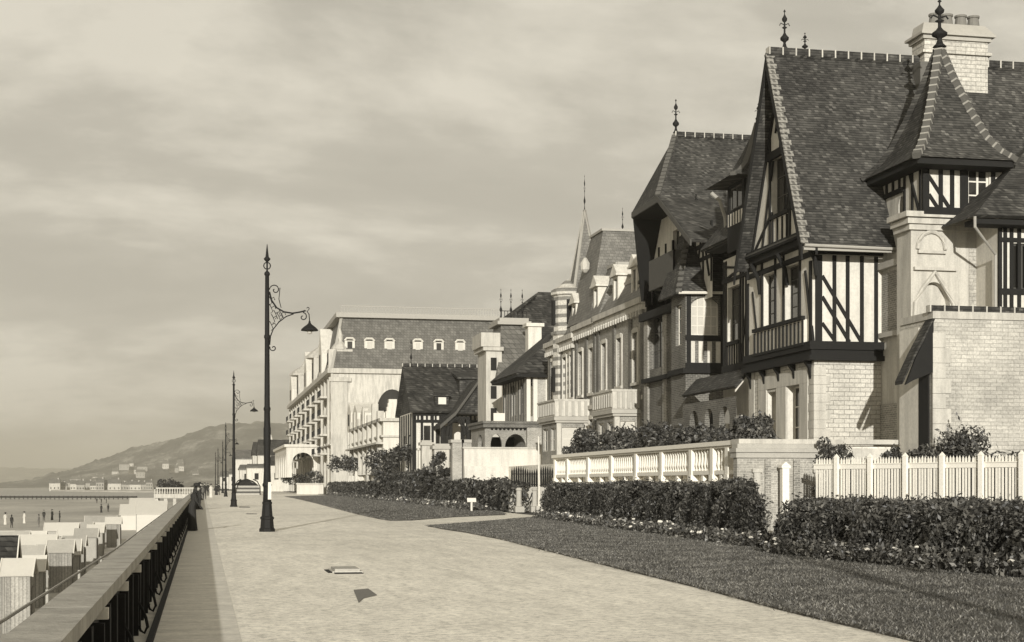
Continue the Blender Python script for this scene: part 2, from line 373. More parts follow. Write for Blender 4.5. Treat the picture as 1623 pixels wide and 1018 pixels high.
def noi(scale,det,rough,sx=1,sy=1,off=(0,0,0),dist=.3):
    mpn=wn.new('ShaderNodeMapping'); mpn.inputs['Scale'].default_value=(sx,sy,1); mpn.inputs['Location'].default_value=off; wl.new(cb.outputs[0],mpn.inputs[0])
    n=wn.new('ShaderNodeTexNoise'); n.inputs['Scale'].default_value=scale; n.inputs['Detail'].default_value=det; n.inputs['Roughness'].default_value=rough; n.inputs['Distortion'].default_value=dist; wl.new(mpn.outputs[0],n.inputs['Vector']); return n.outputs['Fac']
def rmp(f,st):
    n=wn.new('ShaderNodeValToRGB'); e=n.color_ramp.elements
    while len(e)<len(st): e.new(.5)
    for q,(p,c) in zip(e,st): q.position=p; q.color=(c,c,c,1)
    wl.new(f,n.inputs[0]); return n.outputs[0]
cl=rmp(noi(2.6,12,.60,.75,1.1,(4.6,2.2,0),.15),[(.38,.87),(.48,.95),(.53,1.08),(.62,1.30)])
c2=rmp(noi(.9,5,.5,1,1,(.2,5.3,0)),[(.35,.92),(.65,1.07)])
val=M_('MULTIPLY',M_('MULTIPLY_ADD',bw.outputs[0],.18,3.62),M_('MULTIPLY',cl,c2))
tint=wn.new('ShaderNodeMix'); tint.data_type='RGBA'; tint.blend_type='MULTIPLY'; tint.inputs['Factor'].default_value=1
gc=wn.new('ShaderNodeCombineXYZ'); 
for i in range(3): wl.new(val,gc.inputs[i])
wl.new(gc.outputs[0],tint.inputs['A']); tint.inputs['B'].default_value=(1,.94,.80,1); wl.new(tint.outputs['Result'],bg.inputs['Color'])
# ================================================================= ground sheets
m=MB(); m.box(-1.25,900,-60,640,-5.6,-.06); struct(m.build('ground','soil'))
m=MB(); m.poly((-1.0,-30,0),(17.5,-30,0),(17.5,60,0),(20,200,0),(20,420,0),(-1.0,420,0)); struct(m.build('promenade','gravel'))
m=MB(); m.poly((-1.0,-30,.004),(.42,-30,.004),(.42,420,.004),(-1.0,420,.004)); struct(m.build('paving_strip','paving'))
m=MB(); m.box(-.575,-.515,-10,415,.0,.07); struct(m.build('kerb','timber'))
m=MB(); n=60
m.poly((-900,-200,-4.6),(-1.2,-200,-4.5),(-1.2,655,-4.5),(-40,655,-4.6),(-120,650,-4.7),(-400,560,-4.8),(-900,300,-4.8)); struct(m.build('beach','sand'))
m=MB(); m.box(-9000,9000,-300,9500,-6.5,-4.95); struct(m.build('sea','sea_water'))
# lawns: thin turf sheets with ragged blades along them
def inpoly(P,x,y):
    c=np.zeros(len(x),bool); n=len(P)
    for i in range(n):
        x0,y0=P[i];x1,y1=P[(i+1)%n]
        q=((y0>y)!=(y1>y))&(x<(x1-x0)*(y-y0)/(y1-y0+1e-12)+x0); c^=q
    return c
def samp(P,n,wt=None):
    xs=[p[0] for p in P];ys=[p[1] for p in P]; X=NR.uniform(min(xs),max(xs),n*4);Y=NR.uniform(min(ys),max(ys),n*4)
    if wt: k=NR.rand(len(X))<wt(X,Y); X=X[k];Y=Y[k]
    k=inpoly(P,X,Y); return X[k][:n],Y[k][:n]
def lawn(name,P,label_blades,n,fw):
    m=MB(); m.slab([(x,y,.045) for x,y in P],(0,0,-.10)); struct(m.build(name,'turf'))
    X,Y=samp(P,n,fw); ex=[];ey=[]
    for i_ in range(len(P)):
        a_,b_=P[i_],P[(i_+1)%len(P)]; L_=math.hypot(b_[0]-a_[0],b_[1]-a_[1]); q_=int(L_*(150 if min(a_[1],b_[1])<40 else 60)); t_=NR.rand(q_); w_=.035+.045*np.sin(t_*L_*2.1)**2; o_=NR.normal(size=q_)*w_; ux,uy=(b_[0]-a_[0])/L_,(b_[1]-a_[1])/L_
        ex.append(a_[0]+ux*L_*t_-uy*o_); ey.append(a_[1]+uy*L_*t_+ux*o_)
    X=np.concatenate([X]+ex); Y=np.concatenate([Y]+ey); nn=len(X); h=.02+.022*NR.rand(nn); a=NR.rand(nn)*6.28; wd=.006+.00022*Y
    dx=np.cos(a)*wd;dy=np.sin(a)*wd; lx=NR.normal(size=nn)*.03; ly=NR.normal(size=nn)*.03
    V=np.stack([np.stack([X-dx,Y-dy,np.full(nn,.04)],1),np.stack([X+dx,Y+dy,np.full(nn,.04)],1),np.stack([X+lx,Y+ly,.045+h],1)],1).reshape(-1,3)
    me=bpy.data.meshes.new('grass'); me.vertices.add(3*nn); me.vertices.foreach_set('co',V.ravel()); me.loops.add(3*nn); me.loops.foreach_set('vertex_index',np.arange(3*nn,dtype=np.int32)); me.polygons.add(nn)
    me.polygons.foreach_set('loop_start',np.arange(0,3*nn,3,dtype=np.int32)); me.polygons.foreach_set('loop_total',np.full(nn,3,dtype=np.int32)); me.update(calc_edges=True)
    me.materials.append(MATS['blade']); o=bpy.data.objects.new('grass',me); COL.objects.link(o); tag(o,label_blades,'grass',kind='stuff')
edge1=[gnd(u,v)[:2] for u,v in ((1623,1062),(1450,1018),(1250,971),(1100,931),(1000,907),(900,882),(800,857),(740,845),(700,839),(686,836))]
P1=edge1+[(8.9,60.5),(9.6,61.6),(12,66),(16.2,74.5),(17.6,73),(17.6,46),(15.5,38),(14.2,34.2),(14.6,28),(15.6,20),(17,8),(9,8)]
lawn('lawn',P1,'mown grass of the near lawn beside the gravel promenade',230000,lambda X,Y:np.clip(1.3-Y/80,.15,1))
P2=[gnd(u,v)[:2] for u,v in ((620,826),(600,823),(560,814),(530,806),(500,798),(475,792),(452,787.5))]+[(20,235),(19.4,180),(18.8,139),(18.1,100),(17.8,91),gnd(800,816.5)[:2],gnd(720,820)[:2],gnd(650,825.5)[:2]]
lawn('lawn',P2,'mown grass of the far lawn beyond the gravel side path',60000,None)
# ================================================================= parapet on the sea side
t=thing('parapet','long stone-capped plank parapet along the sea edge of the promenade','parapet',(-.85,3,0))
Y0,Y1=3.0,255.0
m=MB()
y=Y0
while y<Y1:
    L=2.4; m.box(-1.02,-.70,y,min(y+L-.012,Y1),.80,.905); y+=L
m.build('coping','coping_stone',t)
m=MB(); m.box(-.93,-.80,Y0,Y1,.0,.80); m.build('plank_panel','plank',t)
m=MB(); m.box(-.97,-.935,Y0,Y1,-.5,.75); m.build('outer_facing','hut_plank',t)
nb=int((Y1-Y0)/3)
for i in range(nb+1):
    y=10.8-9+3.02*i+.6
    if y<3 or y>Y1: continue
    m=MB(); m.box(-1.12,-.672,y-.05,y+.05,.715,.797); m.build('bracket_block','white_wood',t)
    for yy in (y+1,y+2):
        if y<90: m=MB(); m.box(-.797,-.715,yy-.09,yy+.09,0,.75); m.build('board','timber',t)
    if y<150:
        m=MB(); m.box(-.797,-.70,y-.05,y+.05,0,.684); m.build('post','timber',t)
        m=MB(); pts=[(-.72,y,.42),(-.66,y,.30),(-.62,y,.2),(-.60,y,.1),(-.635,y,.03),(-.68,y,.06),(-.69,y,.12)]
        m.tube(pts,.018,6); m.build('curved_stay','iron',t)
t=thing('sea_wall','tall masonry sea wall below the parapet down to the beach','wall',(-1.1,3,-4.5))
m=MB(); m.box(-1.3,-.98,-10,420,-4.6,-.52); m.build('wall_face','stone_block',t)
m=MB(); m.box(-1.42,-.975,-10,420,-.6,-.5); m.build('ledge','pale_stone',t)
t=thing('handrail','two-pipe iron handrail running outside the parapet above the beach','handrail',(-1.6,3,-.5))
for z,r in ((.48,.017),(.16,.014)):
    m=MB(); m.tube([(-1.95,3,z+.05),(-1.72,14,z+.02),(-1.6,30,z),(-1.6,250,z)],r,6); m.build('rail','zinc',t)
for i in range(24):
    y=6+4*i; x=-1.6 if y>30 else -1.9+.3*(y-3)/27
    m=MB(); m.tube([(x,y,-.55),(x,y,.5)],.02,6); m.tube([(x,y,.4),(x+.28,y+.5,-.5)],.014,5); m.build('post','zinc',t)
# ================================================================= lamp posts
def lamp(x,y,label):
    t=thing('street_lamp',label,'street lamp',(x,y,0),'tall iron lamps along the promenade')
    m=MB(); m.lathe(x,y,[(.30,0),(.30,.10),(.26,.13),(.235,.42),(.265,.45),(.265,.50),(.21,.54),(.175,.95),(.19,.98),(.19,1.02),(.15,1.06)],8,rot=math.pi/8); m.build('base','iron',t)
    m=MB(); m.lathe(x,y,[(.15,1.03),(.135,1.5),(.14,1.55),(.17,1.6),(.17,1.66),(.14,1.7),(.12,2.1),(.118,3.0),(.13,3.05),(.13,3.6),(.115,3.65),(.105,4.2),(.125,4.23),(.125,4.3),(.10,4.35),(.085,6.7),(.11,6.74),(.11,6.82),(.085,6.86),(.072,8.9),(.10,8.93),(.10,9.0),(.06,9.05)],12); m.build('pole','iron',t,True)
    m=MB(); m.lathe(x,y,[(.06,9.0),(.03,9.1),(.03,9.42)],8); 
    ring=[(x+.12*math.cos(a),y,9.25+.12*math.sin(a)) for a in [k*math.pi/6 for k in range(13)]]; m.tube(ring,.022,6)
    m.lathe(x,y,[(.03,9.38),(.11,9.46),(.12,9.5),(.06,9.56),(.04,9.75),(.01,10.0)],8); m.build('finial','iron',t,True)
    m=MB()
    P=lambda pts,r=.02,n=6: m.tube([(x+a,y,b+.3) for a,b in pts],r,n)
    P([(.08,8.05),(.16,7.75),(.34,7.5),(.6,7.36),(.9,7.32),(1.15,7.36),(1.38,7.42)],.03)
    P([(.09,6.2),(.12,6.5),(.22,6.75),(.42,7.0),(.68,7.2),(.95,7.3)],.022)
    def spiral(cx,cz,r0,a0,a1,k=12,f=.15,rr=.02): P([(cx+r0*(1-(1-f)*i/k)*math.cos(a0+(a1-a0)*i/k),cz+r0*(1-(1-f)*i/k)*math.sin(a0+(a1-a0)*i/k)) for i in range(k+1)],rr)
    spiral(.28,8.12,.20,math.pi,-math.pi*1.3,16); P([(.46,8.2),(.42,7.8),(.5,7.5)],.014)
    spiral(1.28,7.2,.16,math.pi/2,-math.pi*1.5,14); spiral(.22,6.1,.13,math.pi*.9,math.pi*3,14)
    spiral(1.45,7.5,.07,-math.pi/2,math.pi,8,.3,.015)
    for a,b in ((.15,7.5),(.22,7.15),(.3,7.3),(.42,7.2),(.16,6.9),(.5,7.3),(.12,7.8)):
        P([(a-.07,b+.12),(a,b),(a+.12,b+.06),(a+.16,b-.04)],.017,5); P([(a,b),(a+.05,b-.14),(a-.02,b-.2)],.014,5)
    m.build('scroll_bracket','iron',t,True)
    m=MB(); m.tube([(x+1.42,y,7.72),(x+1.5,y,7.6),(x+1.52,y,7.35)],.018,6)
    m.lathe(x+1.52,y,[(r_,z_+.3) for r_,z_ in ((.03,7.06),(.05,6.98),(.1,6.93),(.2,6.86),(.29,6.78),(.31,6.74),(.31,6.72),(.26,6.73))],18); m.build('lamp_shade','iron',t,True)
    m=MB(); m.lathe(x+1.52,y,[(.06,7.04),(.1,6.99),(.08,6.93),(.02,6.90)],10); m.build('bulb','pale_stone',t,True)
    t.scale=(1,1,1.035); return t
L0=lamp(2.29,55.2,'nearest tall iron lamp post, its scroll arm highest in the picture')
m=MB(); x,y=2.29,55.2; m.slab([(x+.02,y-.17,1.12),(x+.14,y-.15,1.12),(x+.15,y-.14,1.72),(x+.03,y-.155,1.72)],(0,-.012,0)); m.build('pasted_notice','white_wood',L0)
dup(L0,(4.5,-8,0),'tall iron lamp post behind the viewer whose long shadow crosses the near lawn')
labs=['second iron lamp post from the camera, half as tall in view as the first','third iron lamp post, thin and just left of the second one','distant iron lamp post behind the third one','distant iron lamp post, one before the last of the row','farthest iron lamp post at the end of the row']
for (yy,l,sx) in zip((117,214,300,360,405),labs,(2.35,3.2,3.9,3.6,3.4)):
    c=dup(L0,(sx,yy,0),l)
    for ch in list(c.children):
        if ch.name.startswith('pasted'): bpy.data.objects.remove(ch)
# ================================================================= things lying on the gravel
x,y=gnd(541,906)
t=thing('drain_cover','raised iron drain cover with a pale frame, left one of two on the gravel','drain cover',(x,y,0))
m=MB(); m.box(x-.22,x+.36,y-.5,y+.55,.0,.03); m.build('frame','pale_stone',t)
m=MB(); m.box(x-.17,x+.31,y-.45,y+.5,.03,.075); m.build('lid','grey_stone',t)
m=MB(); m.box(x-.20,x+.34,y-.85,y-.5,.004,.012); m.box(x-.30,x-.22,y-.5,y+.55,.003,.014); m.build('gap','interior',t)
x,y=gnd(577,944)
m=MB(); m.slab([gnd(560,936)[:2]+(.012,),gnd(583,934)[:2]+(.012,),gnd(597,944)[:2]+(.012,),gnd(576,949)[:2]+(.012,),gnd(568,956)[:2]+(.012,)],(0,0,-.01)); o=m.build('iron_plate','terracotta',None,loc=(x,y,0)); tag(o,'dark torn-shaped iron plate set flat in the gravel in front of the drain cover','plate')
for i,(u,v,wd,l) in enumerate(((387,804.5,.75,'small dark drain grating beside the second lamp post'),(398,815,.6,'thin dark drain slot between the first two lamp posts'))):
    x,y=gnd(u,v); t=thing('drain_grating',l,'drain',(x,y,0))
    m=MB(); m.box(x-wd/2,x+wd/2,y-.5,y+.5,.003,.05 if i==0 else .02); m.build('frame','timber_grey',t)
    m=MB(); [m.box(x-wd/2+.05+k*.1,x-wd/2+.10+k*.1,y-.45,y+.45,.05 if i==0 else .02,.06 if i==0 else .03) for k in range(int(wd/.1)-1)]; m.build('bars','iron',t)
# ================================================================= hedges and flower beds
def hedge(name,label,P,ht,n,size,mat,group='clipped hedges',core=.78,bump=.22):
    cx=sum(p[0] for p in P)/len(P);cy=sum(p[1] for p in P)/len(P)
    t=thing(name,label,'hedge',(cx,cy,0),group)
    hf=lambda X,Y:ht*(1+bump*(np.sin(X*1.9+Y*.83)*.4+np.sin(Y*2.3+1)*.3+np.sin(X*.7-Y*1.31)*.3+np.sin(Y*5.1+X*4.2)*.25))
    # top
    X,Y=samp(P,int(n*.5)); k=len(X); H=hf(X,Y); Z=H-.16*NR.rand(k)**2*1.0+ (NR.rand(k)<.06)*NR.rand(k)*.22
    # thin the edge so the top rounds over
    pts=[np.stack([X,Y,Z],1)]; Ns=[np.tile([0,0,1.],(k,1))]
    per=[(Vector(P[i]),Vector(P[(i+1)%len(P)])) for i in range(len(P))]; tot=sum((b-a).length for a,b in per)
    for a,b in per:
        L=(b-a).length; q=int(n*.5*L/tot)
        if q<3: continue
        s=NR.rand(q); d=(b-a).normalized(); nv=np.array([-(d.y),d.x]); c=np.array([cx,cy])-np.array(a)
        if np.dot(nv,c)>0: nv=-nv
        X=a.x+d.x*L*s;Y=a.y+d.y*L*s; H=hf(X,Y); z=NR.rand(q); bul=.22*np.sin(X*3.1+Y*2.7+z*3)+.12*np.sin(Y*7+z*6)
        o=(.12+bul-.45*np.clip(z-.75,0,1)*2-.12*NR.rand(q)*2)
        pts.append(np.stack([X+nv[0]*o,Y+nv[1]*o,z*H],1)); Ns.append(np.tile([nv[0],nv[1],.3],(q,1)))
    leaves('foliage',mat,np.concatenate(pts),size,t,np.concatenate(Ns))
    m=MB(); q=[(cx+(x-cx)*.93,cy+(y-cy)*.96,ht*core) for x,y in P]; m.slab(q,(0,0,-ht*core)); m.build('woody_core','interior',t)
    return t
H1=[(15.0,39.6),(15.6,48),(16.2,60),(16.6,73),(17.6,76),(17.3,46.6)]
hedge('hedge','dense dark hedge beneath the white balustrade',H1,1.5,100000,.058,'leaf')
H2=[(13.9,34.6),(14.0,31),(14.8,25),(16.2,18),(20.5,24),(22.6,38),(19.6,45.6),(18.9,44.8)]
hedge('hedge','broad low dark hedge in front of the white picket fence',H2,1.08,150000,.055,'leaf')
H3=[(18.3,91),(17.8,100),(18.6,139),(19.4,200),(19.9,245),(21.0,245),(20.8,200),(20.0,139),(19.3,108),(19.6,91)]
hedge('hedge','far hedge running down behind the far lawn',H3,1.72,46000,.13,'leaf')
H4=[gnd(1240,882)[:2],gnd(1200,872)[:2],gnd(1000,845)[:2],gnd(862,824)[:2],(16.8,74),(15.8,46),(14.6,38)]
# flower borders: low leafy stuff plus individual blooms
def border(P,ht,n,size,label):
    X,Y=samp(P,n); k=len(X); Z=ht*NR.rand(k)**1.3*(.6+.5*np.sin(X*3+Y*2.2)**2)
    o=leaves('flower_bed','leaf_pale',np.stack([X,Y,Z],1),size,None); tag(o,label,'flower bed',kind='stuff')
B1=[(14.0,38.0),(14.5,46),(15.2,58),(15.9,73),(16.7,73),(16.2,58),(15.8,48),(15.1,38.8),(14.4,36)]
B2=[(13.3,35),(13.3,31),(14.0,25),(14.9,19),(16.3,18),(15.0,25),(14.3,31),(14.3,35)]
B3=[(17.0,95),(17.0,110),(17.8,139),(18.9,200),(19.3,240),(19.8,240),(19.4,200),(18.6,139),(17.9,100),(17.9,93)]
border(B1,.42,9000,.07,'low leafy flower border at the foot of the balustrade hedge')
border(B2,.45,12000,.065,'low leafy flower border at the foot of the picket fence hedge')
border(B3,.5,9000,.11,'low leafy flower border at the foot of the far hedge')
def bloom(x,y,z,r,label):
    t=thing('flower',label,'flower',(x,y,z),'pale blooms in the flower borders')
    m=MB()
    for k in range(9):
        a=k*2.4; e=.25+.55*(k/9); q=r*.55
        c=(x+r*.6*math.cos(a)*(1-e*.6),y+r*.6*math.sin(a)*(1-e*.6),z+r*e*.7)
        m.lathe(c[0],c[1],[(q*.3,c[2]-q*.6),(q,c[2]-q*.1),(q*.8,c[2]+q*.5),(q*.1,c[2]+q*.7)],6)
    m.build('petals','petal',t); m=MB(); m.tube([(x,y,z-.35),(x+.01,y,z)],.008,4); m.build('stem','leaf_pale',t); return t
b0=None
for P,n,zl in ((B1,70,'pale bloom in the border below the balustrade hedge'),(B2,55,'pale bloom in the border below the picket fence hedge'),(B3,60,'small pale bloom in the far border along the far lawn')):
    X,Y=samp(P,n)
    for x,y in zip(X,Y):
        z=R.uniform(.14,.46); s=R.choice((.35,.45,.55,.7,1.0))*R.uniform(.8,1.2)*(1.5 if P is B3 else 1)
        if b0 is None: b0=bloom(x,y,z,.10,zl)
        else: dup(b0,(x,y,z),zl,R.uniform(0,6),s)
# tall upright shoots on the hedge tops
def shoots(P,ht,n,size,label):
    X,Y=samp(P,n); pts=[]
    for x,y in zip(X,Y):
        h=R.uniform(.08,.32)
        for k in range(12): pts.append((x+R.gauss(0,.06),y+R.gauss(0,.06),ht+h*k/12))
    o=leaves('hedge_shoots','leaf',pts,size); tag(o,label,'shoots',kind='stuff')
shoots(H1,1.5,320,.065,'upright young shoots sticking out of the balustrade hedge'); shoots(H2,1.08,520,.06,'upright young shoots sticking out of the picket fence hedge')
# ================================================================= sea, beach, town, hills
def hill(name,prof,d0,d1,mat,zb=-5.2,seed=1,amp=7):
    us=[p[0] for p in prof]; rs=np.random.RandomState(seed); nu,nd=240,36; m=MB(); V=[]
    ph=rs.rand(12)*6.28; fr=rs.uniform(.006,.09,12)
    for j in range(nd+1):
        tj=j/nd
        for i in range(nu+1):
            u=us[0]+(us[-1]-us[0])*i/nu; v=np.interp(u,us,[p[1] for p in prof]); crest=EYE+(HV-v)/F*(d0+(d1-d0)*.6)
            d=d0+(d1-d0)*tj; x,y=ud(u,d); s=min(1,tj/.6); s=s*s*(3-2*s) if tj<.6 else 1-.6*(tj-.6)
            nz=sum(math.sin(fr[k]*(x*(k%3+1)*.4+y*.3*(1+k%2))+ph[k]) for k in range(12))/5
            env=min(1,(crest+6)/25); V.append((x,y,zb+(crest-zb)*s**.8+amp*nz*s*env*(.5+.5*(tj<.6))+rs.normal()*amp*.22*s*env))
    m.v=V; m.f=[(j*(nu+1)+i,j*(nu+1)+i+1,(j+1)*(nu+1)+i+1,(j+1)*(nu+1)+i) for j in range(nd) for i in range(nu)]
    return struct(m.build(name,mat,None,True))
hill('hill',[(-260,768.5),(0,765),(50,760),(80,752),(140,735),(200,716),(260,703),(300,688),(330,678),(380,674),(460,673),(600,672),(760,690),(900,720)],2700,3900,'hillside')
hill('hills',[(-500,752),(-100,744),(0,742),(100,744),(200,748),(300,756)],7000,9000,'hillside',seed=3,amp=8)
# low land on the far bank
m=MB(); pts=[ud(78,1500),ud(130,1350),ud(300,1150),ud(330,700),ud(520,700),ud(900,900),ud(900,2900),ud(78,2900)]; m.slab([(x,y,-3.6) for x,y in pts],(0,0,-1.6)); struct(m.build('far_shore','sand'))
t=thing('groyne','long dark timber groyne across the far end of the beach','groyne',ud(100,680)+(-4.6,))
a=ud(-60,690);b=ud(216,668); m=MB(); m.bar(a+(-4.0,),b+(-3.9,),1.4,.75); m.build('beam','timber',t)
m=MB()
for k in range(40): q=[a[i]+(b[i]-a[i])*k/39 for i in (0,1)]; m.box(q[0]-.2,q[0]+.2,q[1]-.9,q[1]-.75,-5.2,-3.4)
m.build('piles','timber',t)
houses=[]
def small_house(x,y,z,wd,dp,h,rh,label,wm,rm,grp,rz=0,nwin=3):
    t=thing('far_house',label,'house',(x,y,z),grp)
    m=MB(); m.box(x-wd/2,x+wd/2,y,y+dp,z-3,z+h); m.build('wall',wm,t)
    m=MB(); m.slab([(x-wd/2-.3,y-.4,z+h),(x+wd/2+.3,y-.4,z+h),(x+wd/2-.2,y+dp/2,z+h+rh),(x-wd/2+.2,y+dp/2,z+h+rh)],(0,0,.3)); m.slab([(x-wd/2-.3,y+dp+.4,z+h),(x+wd/2+.3,y+dp+.4,z+h),(x+wd/2-.2,y+dp/2,z+h+rh),(x-wd/2+.2,y+dp/2,z+h+rh)],(0,0,.3))
    m.poly((x-wd/2,y,z+h),(x-wd/2,y+dp,z+h),(x-wd/2,y+dp/2,z+h+rh)); m.poly((x+wd/2,y,z+h),(x+wd/2,y+dp,z+h),(x+wd/2,y+dp/2,z+h+rh)); m.build('roof',rm,t)
    m=MB(); m.box(x+wd*.25,x+wd*.25+.9,y+dp*.4,y+dp*.4+.9,z+h+rh*.3,z+h+rh+1.1); m.build('chimney','pale_stone',t)
    for f in range(max(1,int(h/3.2))):
        for k in range(nwin):
            a=x-wd/2+wd*(k+.5)/nwin-.5; m=MB(); m.box(a,a+1.0,y-.06,y-.01,z+.9+f*3.1,z+2.5+f*3.1); m.build('window','interior',t)
    return t
rr=random.Random(5)
ADJ=['low white','tall pale','steep-roofed white','narrow grey','broad pale','gabled cream']
for i in range(34):
    u=[86,96,106,117,127,139,148,158,168,181,193,205,214,224,236,150,172,196,210,262,275,300,225,243,182,120,240,262,285,310,205,222,160,286][i]; d=1400+rr.uniform(0,150) if i<15 else rr.uniform(2750,3000)
    x,y=ud(u,d); z=-3.6 if i<15 else -3.6+(rr.uniform(12,42) if u>180 else rr.uniform(5,14))
    wd=rr.uniform(6,12)*(1 if i<15 else 1.5); h=rr.uniform(4,7)*(1 if i<15 else 1.1)
    small_house(x,y,z,wd,8*(1 if i<15 else 2),h,rr.uniform(2.5,4.5)*(1 if i<15 else 1.6),('%s house of the seaside village across the bay'%ADJ[i%6]) if i<15 else ('%s villa dotted on the slope of the far hill'%ADJ[i%6]),'far_wall' if i%3 else 'stucco','slate_far','far village houses across the bay' if i<15 else 'villas on the far hillside')
# haze
m=MB(); m.box(-9500,9500,-320,9800,-7.5,190); hz=m.build('haze','plaster'); hz['kind']='stuff'
hm=bpy.data.materials.new('haze_air'); hm.use_nodes=True; hn=hm.node_tree.nodes; hn.remove(hn['Principled BSDF']); pv=hn.new('ShaderNodeVolumePrincipled'); pv.inputs['Color'].default_value=(1,.94,.78,1); pv.inputs['Density'].default_value=2.3e-4; pv.inputs['Anisotropy'].default_value=.2
hm.node_tree.links.new(pv.outputs[0],hn['Material Output'].inputs['Volume']); hz.data.materials.clear(); hz.data.materials.append(hm)
# ================================================================= HOUSE A: half-timbered villa
HA=thing('villa','tall half-timbered villa with a steep tiled gable and a square stair tower, nearest the camera','house',(24,54,3.2))
XF=22.0; YS=yu(1290,XF); YN=yu(1190,XF); zT=3.1; zb=zv(570,XF,YS); zc=zv(400,XF,YS); XE=24.75
def A_ground():
    ops=[(yu(1231,XF),yu(1216,XF),zT,5.35),(yu(1268,XF),yu(1247,XF),zT,5.45)]
    m=MB(); wallm(m,'W',XF,YS,YN+.2,zT-.5,zb,ops,.32); wallm(m,'S',YS,XF,XE,zT-.5,zb); m.build('ground_floor_wall','stone_block',HA)
    for a,b,c,d in ops:
        w=win(HA,'W',XF,a,b,c,d,.3,2,3)
        m=MB(); m.box(XF-.002,XF+.3,b-.02,b+.002,c,d); m.build('reveal_lining','plaster',HA)
    m=MB()
    pbox(m,'W',XF,yu(1281,XF),yu(1203,XF),-.05,.05,5.47,6.0)
    for a,b in ((1281,1268.3),(1246.6,1231.4),(1215.5,1203)): pbox(m,'W',XF,yu(a,XF),yu(b,XF),-.05,.05,zT,5.465)
    m.build('window_surround','pale_stone',HA)
    m=MB()
    for k in range(10):
        z=zT+.325*k
        if z+.32>zb: break
        q=.62 if k%2 else .45; m.box(XF-.03,XF+q,YS-.03,YS+.03,z,z+.315); m.box(XF-.03,XF+.03,YS+.031,YS+(.75-q*.6),z,z+.315)
    pass
    m.build('corner_quoins','pale_stone',HA); m=MB(); m.box(XF-.03,XF+.03,YN-.4,YN+.2,zT,zb-.02); m.build('pilaster','pale_stone',HA)
A_ground()
# first floor, jettied
X1=XF-.12; Y1s=YS-.12
ops=[(yu(1228,X1),yu(1210,X1),7.95,10.0),(yu(1267,X1),yu(1244,X1),7.95,10.0)]
m=MB(); wallm(m,'W',X1,Y1s,YN+.15,zb+.3,10.95,ops,.3); wallm(m,'S',Y1s,X1,XE,zb+.3,zc+.1); m.build('first_floor_wall','plaster',HA)
for o in ops: win(HA,'W',X1,*o,.22,2,4,fr='timber_grey')
m=MB()
Bs=lambda u:xu(u,Y1s); Zs=lambda v:zv(v,X1,Y1s)
zl,zh=Zs(542),Zs(404)
for u,w in ((1296.5,.26),(1407,.3)): beam(m,'S',Y1s,Bs(u),zl,Bs(u),zh,w,.06)
for u in (1321.5,1342.5,1365,1387.5): beam(m,'S',Y1s,Bs(u),zl,Bs(u),zh,.135,.05)
for (ua,va,ub,vb) in ((1302,437,1364,541),(1302,470,1345,541),(1302,512,1323,541)): beam(m,'S',Y1s,Bs(ua),Zs(va),Bs(ub),Zs(vb),.12,.055)
beam(m,'S',Y1s,X1,Zs(396),XE,Zs(396),.3,.07)
studs(m,'W',X1,Y1s+.12,YN,zl,9.9,1,.2)
for a in (yu(1268.5,X1),yu(1242.5,X1),yu(1229.5,X1),yu(1208.5,X1)): beam(m,'W',X1,a,zl,a,10.6,.09,.06)
beam(m,'W',X1,yu(1289,X1),zl,yu(1277,X1),9.6,.1); beam(m,'W',X1,yu(1193,X1),9.5,yu(1203,X1),zl,.1)
beam(m,'W',X1,Y1s,10.15,YN,10.15,.2,.07)
m.build('timber_frame','timber',HA)
m=MB(); pbox(m,'W',X1,yu(1279,X1),yu(1201,X1),-.14,-.01,zb+.65,7.8); m.build('window_apron','plaster',HA)
m=MB(); studs(m,'W',X1-.14,yu(1279,X1)+.05,yu(1201,X1)-.05,zb+.65,7.75,13,.075); beam(m,'W',X1-.14,yu(1280,X1),7.85,yu(1200,X1),7.85,.14,.09); beam(m,'W',X1-.14,yu(1280,X1),zb+.6,yu(1200,X1),zb+.6,.1,.05); m.build('apron_studs','timber',HA)
m=MB(); m.box(X1-.16,XE,Y1s-.16,YN+.2,Zs(554),Zs(541)); m.box(X1-.08,XE,Y1s-.08,YN+.2,Zs(563),Zs(554)-.004); m.box(X1-.2,XE,Y1s-.2,YN+.25,Zs(571),Zs(563)-.004); m.build('jetty_beam','timber',HA)
for k in range(5):
    a=YS+.3+k*(YN-YS-.3)/4; m=MB(); m.slab([(XF-.02,a-.09,zb-.75),(XF-.02,a-.09,zb-.02),(XF-.30,a-.09,zb-.02),(XF-.1,a-.09,zb-.3)],(0,.18,0)); m.build('bracket','timber',HA)
# the great roof
XR=21.0; yR=yu(1213,XR); yE=yu(1270,XR); yF=2*yR-yE; zR=zv(84,XR,yR); zE=zv(386,XR,yE)
def zroof(y): return zE+(zR-zE)*(1-abs(y-yR)/(yR-yE))
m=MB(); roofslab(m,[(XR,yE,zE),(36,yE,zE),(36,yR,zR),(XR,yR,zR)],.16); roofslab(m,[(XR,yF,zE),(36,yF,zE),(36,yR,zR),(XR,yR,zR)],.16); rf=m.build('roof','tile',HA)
ridge_line(HA,(XR+.1,yR,zR+.06),(36,yR,zR+.06),.34,.52)
m=MB(); n=Vector((0,-(zR-zE),(yR-yE))).normalized()*.05
for k in range(34):
    t0,t1=k/34,(k+.86)/34; a=Vector((XR-.03,yE+(yR-yE)*t0,zE+(zR-zE)*t0)); b=Vector((XR-.03,yE+(yR-yE)*t1,zE+(zR-zE)*t1)); wd=.36 if k%2 else .27
    m.slab([a,a+Vector((wd,0,0)),b+Vector((wd,0,0)),b],n)
m.build('verge_tiles','verge_tile',HA)
m=MB()
